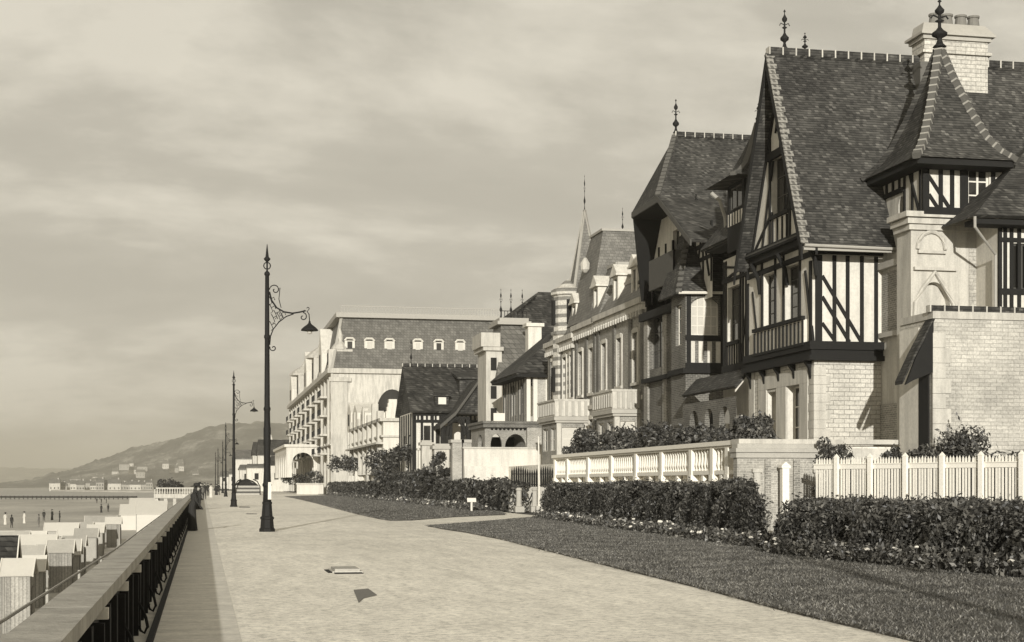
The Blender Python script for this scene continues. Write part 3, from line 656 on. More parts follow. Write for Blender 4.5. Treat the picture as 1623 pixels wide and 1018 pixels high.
for ye in (yE,yF):
    sg=1 if ye==yE else -1; A=Vector((XR-.02,ye,zE-.16));B=Vector((XR-.02,yR,zR-.16)); dn=Vector((0,0,-.42)); m.slab([A,B,B+dn,A+dn*1.0],(.07,0,0)); m.slab([A+Vector((.55,0,0)),B+Vector((.55,0,0)),B+dn*.5+Vector((.55,0,0)),A+dn*.5+Vector((.55,0,0))],(.09,0,0))
m.build('bargeboard','timber',HA)
# gable wall and its jetty
XG=21.62; zg=10.95; hh=(yR-yE)*(zR-.35-zg)/(zR-zE)
top=lambda a:zg+(zR-.4-zg)*(1-abs(a-yR)/hh)
ga=(yu(1251,XG),yu(1222,XG)); gop=[(ga[0],ga[1],12.05,14.3)]
m=MB(); wallm(m,'W',XG,yR-hh,yR+hh,zg,top,gop,.3,kinks=(yR,)); m.build('gable_wall','plaster',HA)
win(HA,'W',XG,*gop[0],.24,3,3,fr='timber_grey')
m=MB()
for sg in (-1,1): beam(m,'W',XG,yR+sg*hh,zg,yR,zR-.5,.24,.07); beam(m,'W',XG,yR+sg*(hh-.3),zg,yR+sg*.9,12.2,.12); beam(m,'W',XG,yR+sg*hh*.62,zg,yR+sg*.8,14.2,.1)
for a in (ga[0]-.08,ga[1]+.08): beam(m,'W',XG,a,zg,a,15.1,.15)
studs(m,'W',XG,ga[0]+.2,ga[1]-.2,zg,11.9,3,.08); beam(m,'W',XG,ga[0],12.0,ga[1],12.0,.14,.09); beam(m,'W',XG,ga[0]-.3,14.4,ga[1]+.3,14.4,.3,.09)
beam(m,'W',XG,yR,14.5,yR,16.6,.12); beam(m,'W',XG,yR-.5,15.2,yR-.05,16.4,.08); beam(m,'W',XG,yR+.5,15.2,yR+.05,16.4,.08)
m.build('gable_timbers','timber',HA)
m=MB(); m.box(XG-.28,X1+.4,yR-hh-.1,yR+hh+.05,10.72,10.94); m.box(XG-.12,X1+.3,yR-hh,yR+hh,10.5,10.715); m.build('gable_sill_beam','timber',HA)
m=MB(); m.box(XG-.30,XG-.285,yR-hh-.1,yR+hh+.05,10.8,10.86); m.build('gable_sill_moulding','timber_grey',HA)
for a in (yR-hh+.25,yR,yR+hh-.25):
    m=MB(); m.tube([(X1-.02,a,9.3),(X1-.1,a,9.9),(XG-.15,a,10.5)],.09,6); m.build('brace','timber',HA)
m=MB(); m.box(XR+.1,XE+.1,yE+.02,yE+.14,zE-.22,zE-.08); m.tube([(XR+.1,yE-.05,zE-.06),(XE+.15,yE-.05,zE-.10)],.06,8); m.build('gutter','zinc',HA)
m=MB(); m.tube([(XE+.10,yE-.05,zE-.1),(XE+.08,yE+.1,zE-.5),(XE+.02,Y1s-.1,9.4),(XE+.0,Y1s-.1,zb),(XE-.03,YS-.07,zb-.2),(XE-.03,YS-.07,zT)],.05,8); m.build('drainpipe','zinc',HA)
finial(HA,xu(1243,yR),yR,zR+.15,1.55,r=.17); finial(HA,xu(1273,yR)+.1,yR+.1,zR+.15,.75,r=.12)
# tower
YT=48.9; XT=xu(1462,YT); XTe=xu(1603,YT)+.3; YTb=52.3
zt0=zv(335,XT,YT); zt1=zv(262,XT,YT)
arch=(yu(1434,XT),yu(1422,XT))
m=MB(); xs0=XT-.0; 
so_=[(xu(1452,YT+.25),xu(1500,YT+.25),4.2,8.35,.9)]
YW=YT+1.35; zw=zv(308,XT,YW+1)
wallm(m,'W',XT-.32,YT+.25,YW,zT-.5,zt0-.6); m.poly((XT-.32,YW,zT-.5),(XT+.3,YW,zT-.5),(XT+.3,YW,zt0-.2),(XT-.32,YW,zt0-.2))
wallm(m,'W',XT,YW,YTb,zT-.5,zw,[(yu(1433.5,XT),yu(1423.5,XT),zv(412,XT,YW+.8),zv(316,XT,YW+.8),.35)],.4)
wallm(m,'S',YT+.25,XT-.32,XTe+3,zT-.5,zt0-.55,[(xu(1454,YT+.25),xu(1506,YT+.25),4.0,zv(445,XT,YT),1.0)],.3); m.build('tower_wall','pale_stone',HA)
m=MB(); a,b=xu(1454,YT+.25),xu(1506,YT+.25); c_=(a+b)/2; zt=zv(445,XT,YT)
pts=[(a-.12,zt-1.25),(a-.1,zt-.75),(c_-.42,zt-.2),(c_,zt+.35),(c_+.42,zt-.2),(b+.1,zt-.75),(b+.12,zt-1.25)]
m.tube([(x,YT+.2,z) for x,z in pts],.09,8); m.box(a-.42,a-.02,YT+.02,YT+.3,zt-1.5,zt-1.27); m.box(b+.02,b+.4,YT+.02,YT+.3,zt-1.5,zt-1.27); m.build('pointed_hood_mould','pale_stone',HA)
m=MB(); m.poly((a-.1,YT+.56,4),(b+.1,YT+.56,4),(b+.1,YT+.56,zt),(a-.1,YT+.56,zt)); m.build('arch_infill','pale_stone',HA)
m=MB()   # blind lunette and string courses
a2,b2=xu(1453,YT+.25),xu(1497,YT+.25); za=zv(398,XT,YT); c2=(a2+b2)/2
m.box(a2,b2,YT+.12,YT+.3,za-.05,za+.05); m.box(a2-.15,b2+.4,YT+.1,YT+.3,zv(424,XT,YT)-.07,zv(424,XT,YT)+.04)
m.tube([(c2+math.cos(t)*(b2-a2)/2,YT+.2,za+.1+math.sin(t)*.62) for t in [math.pi*k/10 for k in range(11)]],.07,6); m.build('blind_arch','pale_stone',HA)
m=MB()
for k,(zz_,e) in enumerate(((zt0-.62,.12),(zt0-.42,.22),(zt0-.2,.34))): m.box(XT-.32-e,XTe+3,YT+.25-e,YW+e*.3,zz_,zz_+.19)
m.build('tower_cornice','pale_stone',HA)
m=MB(); m.box(XT-.22,XT-.003,YW+.01,YTb+.1,zv(420,XT,YW+1)-.1,zv(420,XT,YW+1)+.14); m.build('string_course','grey_stone',HA); m=MB(); m.box(XT-.18,XT-.003,YW+.01,YTb,zv(530,XT,YW+1)-.08,zv(530,XT,YW+1)+.1); m.build('string_course','grey_stone',HA)
m=MB(); m.box(XT-.04,XT-.002,YW+.05,YTb,zv(526,XT,YW+1),zv(430,XT,YW+1)); m.build('brick_panel','brick',HA); m=MB(); m.box(XT-.04,XT-.002,YW+.05,YTb,3.1,zv(640,XT,YW+1)); m.build('brick_panel','brick',HA)
m=MB(); a3,b3=xu(1535,YT+.25),XTe+2; m.box(a3,b3,YT+.22,YT+.249,6.5,zt0-1.2); m.build('flint_panel','roughcast_block',HA)
Zt=lambda v:zv(v,XT,YT); Bt=lambda u:xu(u,YT)
wo=[(Bt(1533),Bt(1567),Zt(328),Zt(262))]
m=MB(); wallm(m,'S',YT,XT,XTe,zt0,zt1+.2,wo,.12); wallm(m,'W',XT-.002,YT,YW,zt0-.2,zt1+.3,[],.1); wallm(m,'W',XT-.002,YW,YTb,zw,zt1+.3,[],.1); wallm(m,'S',YTb,XT,XTe,zt0,zt1,[]); wallm(m,'W',XTe,YT,YTb,zt0,zt1,[]); m.build('tower_top_wall','plaster',HA)
win(HA,'S',YT,*wo[0],.06,2,3,edge=.08,bar=.05)
m=MB(); beam(m,'S',YT,Bt(1466),zt0,Bt(1466),zt1+.2,.24,.06)
for u in (1490,1508,1527,1573,1590): beam(m,'S',YT,Bt(u),zt0,Bt(u),zt1+.2,.15 if u!=1527 else .3,.05)
beam(m,'S',YT,Bt(1470),Zt(278),Bt(1508),zt0,.12); beam(m,'S',YT,Bt(1471),Zt(308),Bt(1489),zt0,.12)
beam(m,'S',YT,XT,zt0+.02,XTe,zt0+.02,.26,.08); beam(m,'W',XT,YT,zt0-.02,YW,zt0-.05,.2,.07); studs(m,'W',XT,YT+.15,YW,zt0-.1,zt1+.3,2,.12); studs(m,'W',XT,YW+.4,YTb-.1,zw,zt1+.3,3,.12); beam(m,'W',XT,YW,zw,YTb,zw,.16,.08); beam(m,'W',XT,YT+.2,zt0,YT+1.0,zt1,.1)
m.build('tower_timbers','timber',HA)
# tower roof, flared pyramid
ex0,ex1,ey0,ey1=23.88,xu(1614,47.9),47.9,52.15; ez=zv(247,ex0,ey0); ax_,ay_=(ex0+ex1)/2+.05,(ey0+ey1)/2; azt=zv(74,ax_,ay_)
prof=[(1,0),(.80,.085),(.62,.21),(.40,.45),(.20,.71),(0.03,.97)]
m=MB(); P=[]
for s,t in prof: P.append([(ax_+(cx-ax_)*s,ay_+(cy-ay_)*s,ez+(azt-ez)*t) for cx,cy in ((ex0,ey0),(ex1,ey0),(ex1,ey1),(ex0,ey1))])
for a,b in zip(P,P[1:]):
    for k in range(4): m.poly(a[k],a[(k+1)%4],b[(k+1)%4],b[k])
m.poly(*P[-1]); m.poly(*P[0]); m.build('tower_roof','tile',HA)
for k in (0,1,3):
    m=MB(); j=MB()
    for a,b in zip(P,P[1:]):
        A=Vector(a[k]);B=Vector(b[k]);n_=max(2,int((B-A).length/.3))
        for i in range(n_): p=A+(B-A)*(i/n_); q=A+(B-A)*((i+.55)/n_); r_=A+(B-A)*((i+1)/n_); m.bar(p,p+(r_-p)*.8,.26,.2); j.bar(p+(r_-p)*.8,r_,.29,.22)
    o=m.build('hip_tiles','ridge_tile' if k!=3 else 'tile',HA); j.build('mortar_joint','mortar' if k!=3 else 'tile',o)
m=MB(); m.box(ex0+.12,ex1-.12,ey0+.12,ey1-.1,ez-.22,ez-.02); m.build('tower_eaves','soffit',HA)
finial(HA,ax_,ay_,azt-.05,1.75,r=.28)
# chimney
cx0,cx1=xu(1462,yR-.4),xu(1562,yR-.4); Zc=lambda v:zv(v,cx0,yR)
m=MB(); m.box(cx0,cx1,yR-.55,yR+.5,Zc(150),Zc(62)); m.box(cx0-.12,cx1+.12,yR-.67,yR+.6,Zc(90),Zc(88)+.06); m.build('chimney','stone_block',HA)
m=MB(); m.box(cx0-.1,cx1+.1,yR-.65,yR+.6,Zc(68),Zc(62)); m.box(cx0-.22,cx1+.22,yR-.78,yR+.7,Zc(62)+.003,Zc(58)); 
m.slab([(cx0-.2,yR-.76,Zc(58)),(cx1+.2,yR-.76,Zc(58)),(cx1-.05,yR-.4,Zc(40)),(cx0+.05,yR-.4,Zc(40))],(0,.9,0)); m.build('chimney_cap','grey_stone',HA)
for u in (1481,1500,1522,1542):
    x=xu(u,yR); m=MB(); m.lathe(x,yR-.0,[(.27,Zc(42)),(.24,Zc(38)),(.2,Zc(25)),(.24,Zc(24)),(.24,Zc(21)),(.17,Zc(21)-.02)],12); m.build('chimney_pot','terracotta',HA)
m=MB(); m.box(cx0-.35,cx0-.02,yR-.9,yR+.3,Zc(150),Zc(108)); m.build('chimney_saddle','lead',HA)
# main body behind
m=MB(); m.box(XE+.1,36,YS+.1,YN+.2,zT-.5,zc); m.build('rear_wall','stone_block',HA)
# ------- north wing with the small flared turret
XW=22.7; yw0=YN+.2; yw1=yu(1146,XW)
zs=zv(400,XW,yw0)
wop=[(yu(1172,XW),yu(1153,XW),zv(530,XW,yw0+1),zv(440,XW,yw0+1))]
m=MB(); wallm(m,'W',XW,yw0-.1,yw1,zT-.5,zs+.4,wop,.25); wallm(m,'S',yw1,XW,XW+2,zT,zs); m.build('wing_wall','plaster',HA); win(HA,'W',XW,*wop[0],.2,2,3,fr='timber_grey')
m=MB()
zm=zv(572,XW,yw0); 
for u in (1147.5,1151,1174,1178,1183,1189): a=yu(u,XW); beam(m,'W',XW,a,zm,a,zs+.3,.13)
beam(m,'W',XW,yw0,zm,yw1,zm,.3,.08); beam(m,'W',XW,wop[0][0],wop[0][2]-.1,wop[0][1],wop[0][2]-.1,.16,.08); studs(m,'W',XW,wop[0][0],wop[0][1],zm,wop[0][2]-.1,5,.08); beam(m,'W',XW,yw0,zs-.6,yw1,zs-.6,.16,.07)
beam(m,'W',XW,yu(1174,XW),zm,yu(1186,XW),zs-1.5,.1); beam(m,'W',XW,yw0,zs+.1,yw1,zs-.55,.1); beam(m,'W',XW,yw1,zs+.1,yw0+1,zs-.5,.1)
m.build('wing_timbers','timber',HA)
# wing roof: dark pent with wide eaves
XV=21.9; zvv=zv(396,XV,yw1+.6); m=MB(); roofslab(m,[(XV,yw0-.4,zvv),(XV,yw1+.9,zvv),(24.6,yw1-.4,zvv+3.6),(24.6,yw0-.4,zvv+3.6)],.14)
roofslab(m,[(XV,yw1+.9,zvv),(25.5,yw1+.9,zvv),(25.5,yw1-.4,zvv+3.6),(24.6,yw1-.4,zvv+3.6)],.14); m.build('wing_roof','tile',HA)
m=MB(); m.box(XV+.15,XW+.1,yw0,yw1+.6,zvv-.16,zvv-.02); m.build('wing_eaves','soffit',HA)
tx,ty=22.9,60.3; q=1.0; z0=zv(345,tx-q,ty-q); z1_=zv(282,tx-q,ty-q)
top_=[(ty-q+.25,ty+q-.25,z0+.55,z1_-.15)]
m=MB(); wallm(m,'W',tx-q,ty-q,ty+q,z0-1.2,z1_,top_,.1); wallm(m,'S',ty-q,tx-q,tx+q,z0-1.2,z1_,[(tx-q+.25,tx+q-.25,z0+.55,z1_-.15)],.1); wallm(m,'S',ty+q,tx-q,tx+q,z0-1.2,z1_); wallm(m,'W',tx+q,ty-q,ty+q,z0-1.2,z1_); m.build('turret_wall','timber',HA)
win(HA,'W',tx-q,*top_[0],.05,2,1,fr='timber_grey'); win(HA,'S',ty-q,tx-q+.25,tx+q-.25,z0+.55,z1_-.15,.05,2,1,fr='timber_grey')
m=MB(); pbox(m,'W',tx-q,ty-q+.1,ty+q-.1,-.02,.05,z0-.1,z0+.42); pbox(m,'S',ty-q,tx-q+.1,tx+q-.1,-.02,.05,z0-.1,z0+.42); m.build('turret_apron','plaster',HA)
m=MB(); studs(m,'W',tx-q,ty-q+.05,ty+q-.05,z0-.1,z0+.42,6,.06,proud=.04); studs(m,'S',ty-q,tx-q+.05,tx+q-.05,z0-.1,z0+.42,6,.06,proud=.04); m.build('apron_studs','timber',HA)
m=MB(); P=[]; apz=zv(196,tx,ty)
for s,t in ((1,0),(.72,.09),(.5,.25),(.32,.5),(.15,.78),(.02,1)): P.append([(tx+cx*1.75*s,ty+cy*1.75*s,z1_+(apz-z1_)*t) for cx,cy in ((-1,-1),(1,-1),(1,1),(-1,1))])
for a,b in zip(P,P[1:]):
    for k in range(4): m.poly(a[k],a[(k+1)%4],b[(k+1)%4],b[k])
m.poly(*P[0]); m.build('turret_roof','tile',HA)
m=MB()
for a,b in zip(P,P[1:]): m.bar(a[0],b[0],.24,.14)
m.build('hip_tiles','ridge_tile',HA); finial(HA,tx,ty,apz-.05,.9,r=.12)
m=MB(); m.tube([(22.6,63.4,zv(372,22.6,63.4)),(22.55,63.4,zv(345,22.6,63.4)),(22.3,63.4,zv(318,22.3,63.4)),(21.9,63.4,zv(306,21.9,63.4))],.09,8); m.build('stove_pipe','zinc',HA)
# ------- porch between the two villas
PO=thing('porch','small porch with a tiled lean-to roof and pale bargeboard between the two nearest villas','porch',(21.5,62.5,3.1))
def pz(u,v,Y): x=xu(u,Y); return (x,Y,zv(v,x,Y))
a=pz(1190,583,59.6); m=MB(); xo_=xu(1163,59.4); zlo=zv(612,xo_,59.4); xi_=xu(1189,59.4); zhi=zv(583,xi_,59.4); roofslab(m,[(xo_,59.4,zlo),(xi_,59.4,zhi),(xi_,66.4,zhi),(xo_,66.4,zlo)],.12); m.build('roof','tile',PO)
A_=Vector(pz(1165,612,59.7));B_=Vector(pz(1187,584,59.3)); m=MB(); m.slab([A_,B_,B_-Vector((0,0,.25)),A_-Vector((0,0,.25))],(0,.08,0)); m.build('bargeboard','white_wood',PO)
m=MB(); wallm(m,'W',21.6,59.4,66.5,3.0,5.35,[(60.2,61.5,3.0,5.0,.55),(62.3,63.4,3.0,5.0,.5),(64.3,65.5,3.0,5.0,.5)],.25); m.build('arcade_wall','brick_dark',PO)
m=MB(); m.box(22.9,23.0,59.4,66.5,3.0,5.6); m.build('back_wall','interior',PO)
m=MB(); m.box(22.0,22.12,60.0,60.5,3,4.6); m.lathe(22.0,61.6,[(.25,3.3),(.3,3.6),(.1,4.3)],8); m.build('carved_post','pale_stone',PO)
# ================================================================= annex at the right edge
AN=thing('garden_annex','rough brick garden annex with a tiled coping and stone quoins at the right edge','outbuilding',(25,46,3))
YA=46.0; xa=xu(1479,YA); za_=zv(505,xa,YA)
m=MB(); m.box(xa,31,YA,YA+2.4,1.0,za_); m.build('wall','roughcast_block',AN)
m=MB(); m.box(xa-.05,31,YA-.06,YA+2.45,za_,za_+.24); m.build('frieze','pale_stone',AN)
ridge_line(AN,(xa-.12,YA+.1,za_+.33),(31,YA+.1,za_+.33),.26,.5,'tile')
m=MB()
for k in range(13):
    z=1.2+.5*k
    if z+.49<za_: m.box(xa-.03,xa+(.62 if k%2 else .42),YA-.03,YA+.05,z,z+.485)
m.build('corner_quoins','pale_stone',AN)
m=MB(); A_=Vector((xa+.05,YA,zv(500,xa,YA)));B_=Vector((xu(1430,YA),YA,zv(604,xa,YA))); mid=Vector((xu(1450,YA),YA,zv(560,xa,YA)))
m.slab([A_,mid,B_,B_-Vector((0,0,.12)),mid-Vector((0,0,.14)),A_-Vector((0,0,.14))],(0,.55,0)); m.build('lean_to_roof','tile',AN)
m=MB(); m.slab([A_-Vector((.05,.02,.16)),mid-Vector((-.02,.02,.16)),B_-Vector((-.1,.02,.14)),B_+Vector((.35,-.02,0)),Vector((xa-.02,YA-.02,zv(590,xa,YA)))],(0,.1,0)); m.build('shaded_truss','timber',AN)  # filled dark for the truss timber and the shade below the lean-to
m=MB(); m.box(xa-.04,xa-.002,yu(1457,xa),YA+2.4,1.0,za_-.2); m.build('rendered_panel','plaster',AN)
m=MB(); m.box(xa-.05,xa-.003,yu(1473,xa),yu(1457.5,xa),1.0,zv(590,xa,YA+.8)); m.build('doorway','interior',AN)
# right wing of the villa, cut by the frame
RW=thing('side_villa','half-timbered side wing with a low hipped tile roof cut by the right edge','house',(28,47.5,3.2))
YR2=47.6; xr=xu(1582,YR2); Z2=lambda v:zv(v,xr,YR2)
m=MB(); wallm(m,'S',YR2,xr,33,3.2,Z2(345),[(xu(1603,YR2),xu(1640,YR2),Z2(458),Z2(385))],.2); wallm(m,'W',xr,YR2,52,3.2,Z2(345)); m.build('wall','plaster',RW)
win(RW,'S',YR2,xu(1603,YR2),xu(1640,YR2),Z2(458),Z2(385),.1,2,1,fr='timber_grey')
m=MB(); 
for u in (1584,1592,1602,1614,1626,1640): beam(m,'S',YR2,xu(u,YR2),Z2(488),xu(u,YR2),Z2(350),.12)
beam(m,'S',YR2,xr,Z2(462),33,Z2(462),.2,.07); beam(m,'S',YR2,xr,Z2(380),33,Z2(380),.14,.07); m.build('timber_frame','timber',RW)
ea=(xu(1545,46.7),46.7,Z2(350)); m=MB(); yb_=54; m_top=(xu(1640,49.6),49.6,zv(215,27,49.6))
roofslab(m,[ea,(34,46.7,Z2(347)),(34,49.6,m_top[2]+1.6),m_top],.14); roofslab(m,[ea,m_top,(34,51,m_top[2]),(ea[0],50.5,ea[2])],.14); m.build('roof','tile',RW)
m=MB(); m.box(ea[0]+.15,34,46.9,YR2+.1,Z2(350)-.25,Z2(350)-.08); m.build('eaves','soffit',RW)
m=MB(); m.tube([(ea[0]+.02,46.75,Z2(352)),(ea[0]+.05,46.8,Z2(368)),(ea[0]+.5,47.1,Z2(382)),(xr-.16,47.5,Z2(405)),(xr-.16,47.5,Z2(492))],.05,8); m.build('drainpipe','zinc',RW)
# ================================================================= terraces, walls and fences on the land side
m=MB(); m.box(18.5,60,48.95,76.7,-.5,3.02); struct(m.build('terrace','gravel'))
TW=thing('garden_wall','low pale terrace wall with a long coping and brick corner beside the picket fence','wall',(18,48.9,0))
m=MB(); m.box(17.95,31,48.75,48.95,0,2.95); m.build('wall_face','stucco',TW)
m=MB(); m.box(17.75,31,48.55,49.3,3.08,3.24); m.build('coping','pale_stone',TW)
bx0,bx1=xu(1166,48.5),xu(1330,48.5)
m=MB(); m.box(bx0,xu(1291,48.5),48.4,48.75,0,2.9); m.build('brick_pier','brick_pale',TW)
m=MB(); m.box(bx0-.06,xu(1325,48.5),48.3,48.9,2.6,2.78); m.box(bx0-.1,xu(1330,48.5),48.22,48.9,2.784,2.92); m.box(bx0,xu(1337,48.5),48.35,48.9,2.925,3.07); m.build('moulding','grey_stone',TW)
for ua,ub in ((1193,1203),(1289.5,1299)):
    m=MB(); m.box(xu(ua,48.4),xu(ub,48.4),48.28,48.41,0,2.1); m.box(xu(ua,48.4)-.06,xu(ub,48.4)+.06,48.24,48.42,2.1,2.22); m.build('pilaster','pale_stone',TW)
m=MB(); m.box(xu(1213,48.3),xu(1222,48.3),48.32,48.42,0,2.55); m.box(xu(1258,48.3),xu(1268,48.3),48.32,48.42,0,2.55); m.build('dark_brick_strip','brick',TW)
GP=thing('gate_post','single white painted post with a sloped cap standing before the brick pier','post',(xu(1243,47.9),47.9,0))
x=xu(1243,47.9); m=MB(); m.box(x-.12,x+.12,47.78,48.02,0,2.25); m.box(x-.17,x+.17,47.73,48.07,0,.25); m.build('shaft','white_paint',GP); m=MB(); m.box(x-.16,x+.16,47.74,48.06,2.25,2.33); m.slab([(x-.15,47.76,2.335),(x+.15,47.76,2.335),(x,47.76,2.46)],(0,.28,0)); m.build('cap','white_paint',GP)
# picket fence
A=Vector((*ud(1290,49.3),0)); B=Vector((*ud(1700,41.6),0)); L=(B-A).length; dd=(B-A)/L; nn_=Vector((-dd.y,dd.x,0)); 
if nn_.y>0: nn_=-nn_
PF=thing('picket_fence','white picket fence with pointed pales and taller posts at the right','fence',tuple(A))
def pr(s,off,z): p=A+dd*s+nn_*off; return (p.x,p.y,z)
def fb(mb,s0,s1,o0,o1,z0,z1): mb.add([pr(s0,o0,z0),pr(s1,o0,z0),pr(s1,o1,z0),pr(s0,o1,z0),pr(s0,o0,z1),pr(s1,o0,z1),pr(s1,o1,z1),pr(s0,o1,z1)],[(0,3,2,1),(4,5,6,7),(0,1,5,4),(1,2,6,5),(2,3,7,6),(3,0,4,7)])
bay=1.38; nbay=int(L/bay); s0=.0
for i in range(nbay+1):
    s=(i+.78)*bay-.05
    if i<nbay:
        m=MB(); fb(m,s-.075,s+.075,.03,.13,0,2.55); m.add([pr(s-.09,.02,2.55),pr(s+.09,.02,2.55),pr(s+.09,.14,2.55),pr(s-.09,.14,2.55),pr(s,.08,2.68)],[(0,1,4),(1,2,4),(2,3,4),(3,0,4)]); m.build('post','white_paint',PF)
    m=MB()
    for k in range(11):
        q=s-bay+.12+k*.113
        if q<0 or q>L: continue
        q+=R.gauss(0,.006); tz=2.47+R.gauss(0,.012)
        fb(m,q-.031,q+.031,-.02,.005,.1,tz); m.add([pr(q-.031,-.02,tz),pr(q+.031,-.02,tz),pr(q+.031,.005,tz),pr(q-.031,.005,tz),pr(q+R.gauss(0,.005),-.008,tz+.09)],[(0,1,4),(1,2,4),(2,3,4),(3,0,4)])
    if m.v: m.build('pickets','white_paint',PF)
m=MB(); fb(m,0,L,.006,.03,2.19,2.33); fb(m,0,L,.006,.055,2.33,2.36); m.build('top_rail','white_paint',PF)
m=MB(); fb(m,0,L,-.07,-.021,.4,.5); m.build('bottom_rail','white_paint',PF)
# balustrade X=18
YB0,YB1=49.2,76.8; XB=18.0
BL=thing('balustrade','long white terrace balustrade with slim balusters above the near hedge','balustrade',(XB,YB0,0))
m=MB(); m.box(XB-.12,XB+.3,YB0,YB1,0,1.82); m.build('plinth','white_paint',BL)
m=MB(); m.box(XB-.2,XB+.2,YB0-.3,YB1,3.06,3.22); m.box(XB-.13,XB+.13,YB0-.3,YB1,2.98,3.055); m.build('hand_rail','white_paint',BL)
m=MB(); m.box(XB-.1,XB+.12,YB0,YB1,2.05,2.2); m.build('bottom_rail','white_paint',BL)
us=[1157,1133,1099,1052,1011,972,935,902,882]
ys=[yu(u,XB) for u in us]
for y in ys: m=MB(); m.box(XB-.15,XB+.15,y-.16,y+.16,1.822,2.979); m.box(XB-.18,XB+.16,y-.2,y+.2,1.822,2.04); m.build('pier','white_paint',BL)
for a,b in zip(ys,ys[1:]):
    n=max(3,int((b-a-.4)/.30))
    for k in range(n):
        y=a+.2+(b-a-.4)*(k+.5)/n; m=MB(); m.lathe(XB,y,[(.045,2.2),(.06,2.24),(.035,2.28),(.07,2.42),(.05,2.55),(.03,2.75),(.045,2.86),(.06,2.9),(.06,2.98)],6); m.build('baluster','white_paint',BL)
    m=MB(); q=(a+b)/2; m.box(XB-.08,XB+.1,q-.1,q+.1,1.822,2.05); m.build('foot_block','white_paint',BL)
m=MB(); m.box(XB+.14,XB+.28,YB0,YB1,1.83,2.96); m.build('backing_wall','white_paint',BL)
# shrubs on the terrace
for i,(u,v0,v1,w,l,Y) in enumerate(((912,716,682,2.4,'round dark shrub at the far end of the balustrade',76),(962,708,680,4.0,'dark shrub with a pointed top behind the balustrade',71),(1030,700,672,4.2,'wide dark shrub behind the middle of the balustrade',64),(1085,700,676,4,'dark shrub below the bay window of the brick villa',58),(1160,695,662,3.6,'large dark shrub at the near end of the balustrade',51.8),(1125,698,680,3.2,'low dark shrub below the porch',54.5))):
    x=xu(u,Y); x=max(x,18.9); z=3.0; h=zv(v1,x,Y)-3.0
    shrub('shrub',l,'shrub',x+.4,Y,z,1.6,w,h,5200,.085,group='shrubs along the terrace',seed=i+3)
for i,(u,v0,v1,w,l,Y,n) in enumerate(((1318,740,690,1.4,'straggly shrub at the corner of the terrace wall',48.0,1300),(1412,735,704,.9,'thin shrub in front of the low terrace wall',47.6,500),(1505,745,678,3.0,'big loose shrub behind the picket fence under the annex wall',44.5,5200),(1590,740,708,2.2,'sparse shrub behind the picket fence near the right edge',44,900),(1455,745,712,1.6,'low shrub beside the big loose shrub behind the fence',45,900),(1385,740,716,.8,'tiny shrub peeping over the picket fence',47.5,250))):
    x=xu(u,Y); h=zv(v1,x,Y)-1.2; shrub('shrub',l,'shrub',x,Y,1.2,w,.9,h,n,.075,group='shrubs behind the picket fence',seed=i+20)
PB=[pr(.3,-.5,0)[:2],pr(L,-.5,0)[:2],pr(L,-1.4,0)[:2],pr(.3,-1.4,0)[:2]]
hedge('shrubbery','added dark shrubbery shading the gaps behind the white picket fence',PB,2.02,26000,.07,'leaf','shrubs behind the picket fence',bump=.10)  # added hedge; its dark leaves stand in for shade between the pickets
m=MB(); m.box(17.8,45,20,48.7,-.05,.02); struct(m.build('garden_soil','soil'))
m=MB(); m.box(23,45,40,48.7,-.03,1.25); struct(m.build('garden_bank','soil'))
# ================================================================= HOUSE B: brick villa with hooded gable and bay
HB=thing('villa','dark brick villa with a hooded hipped roof, a tile-roofed bay and an arched upstairs window','house',(25,73,3))
YH=68.6; xh=xu(1089,YH); XB2=xu(1062,YH+.0); 
Zb=lambda v,Y=YH,x=22.6:zv(v,x,Y)
# bay wing facing the camera side
bw0,bw1=xu(1086,YH),xu(1151,YH); ztop=Zb(462); 
wo=(xu(1095,YH),xu(1139,YH),Zb(531),Zb(470),.45)
m=MB(); wallm(m,'S',YH,bw0,bw1+2,3,ztop,[wo],.2); wallm(m,'W',bw0,YH,YH+2.2,3,ztop,[(YH+.6,YH+1.5,Zb(545),Zb(480))],.2); m.build('bay_wall','brick_dark',HB)
win(HB,'S',YH,*wo[:4],.14,4,4,bar=.05,edge=.07,pane='curtain'); win(HB,'W',bw0,YH+.6,YH+1.5,Zb(545),Zb(480),.14,2,3)
m=MB(); beam(m,'S',YH,xu(1091,YH),Zb(580),xu(1091,YH),ztop,.2,.05)
beam(m,'S',YH,xu(1146,YH),Zb(580),xu(1146,YH),ztop,.3,.05); beam(m,'S',YH,bw0,Zb(535.5),bw1,Zb(535.5),.24,.08); beam(m,'S',YH,bw0,Zb(580),bw1,Zb(580),.3,.09); beam(m,'S',YH,bw0,Zb(465),bw1,Zb(465),.14,.06)
m.build('bay_timbers','timber',HB)
for u in (1097,1110,1124,1137.5): m=MB(); m.box(xu(u-3.6,YH),xu(u+3.6,YH),YH-.045,YH-.005,Zb(576),Zb(541)); m.build('apron_panel','plaster',HB)
m=MB(); m.box(bw0-.2,bw1+.3,YH-.2,YH+2.2,Zb(592),Zb(584)); m.build('bay_cornice','timber',HB)
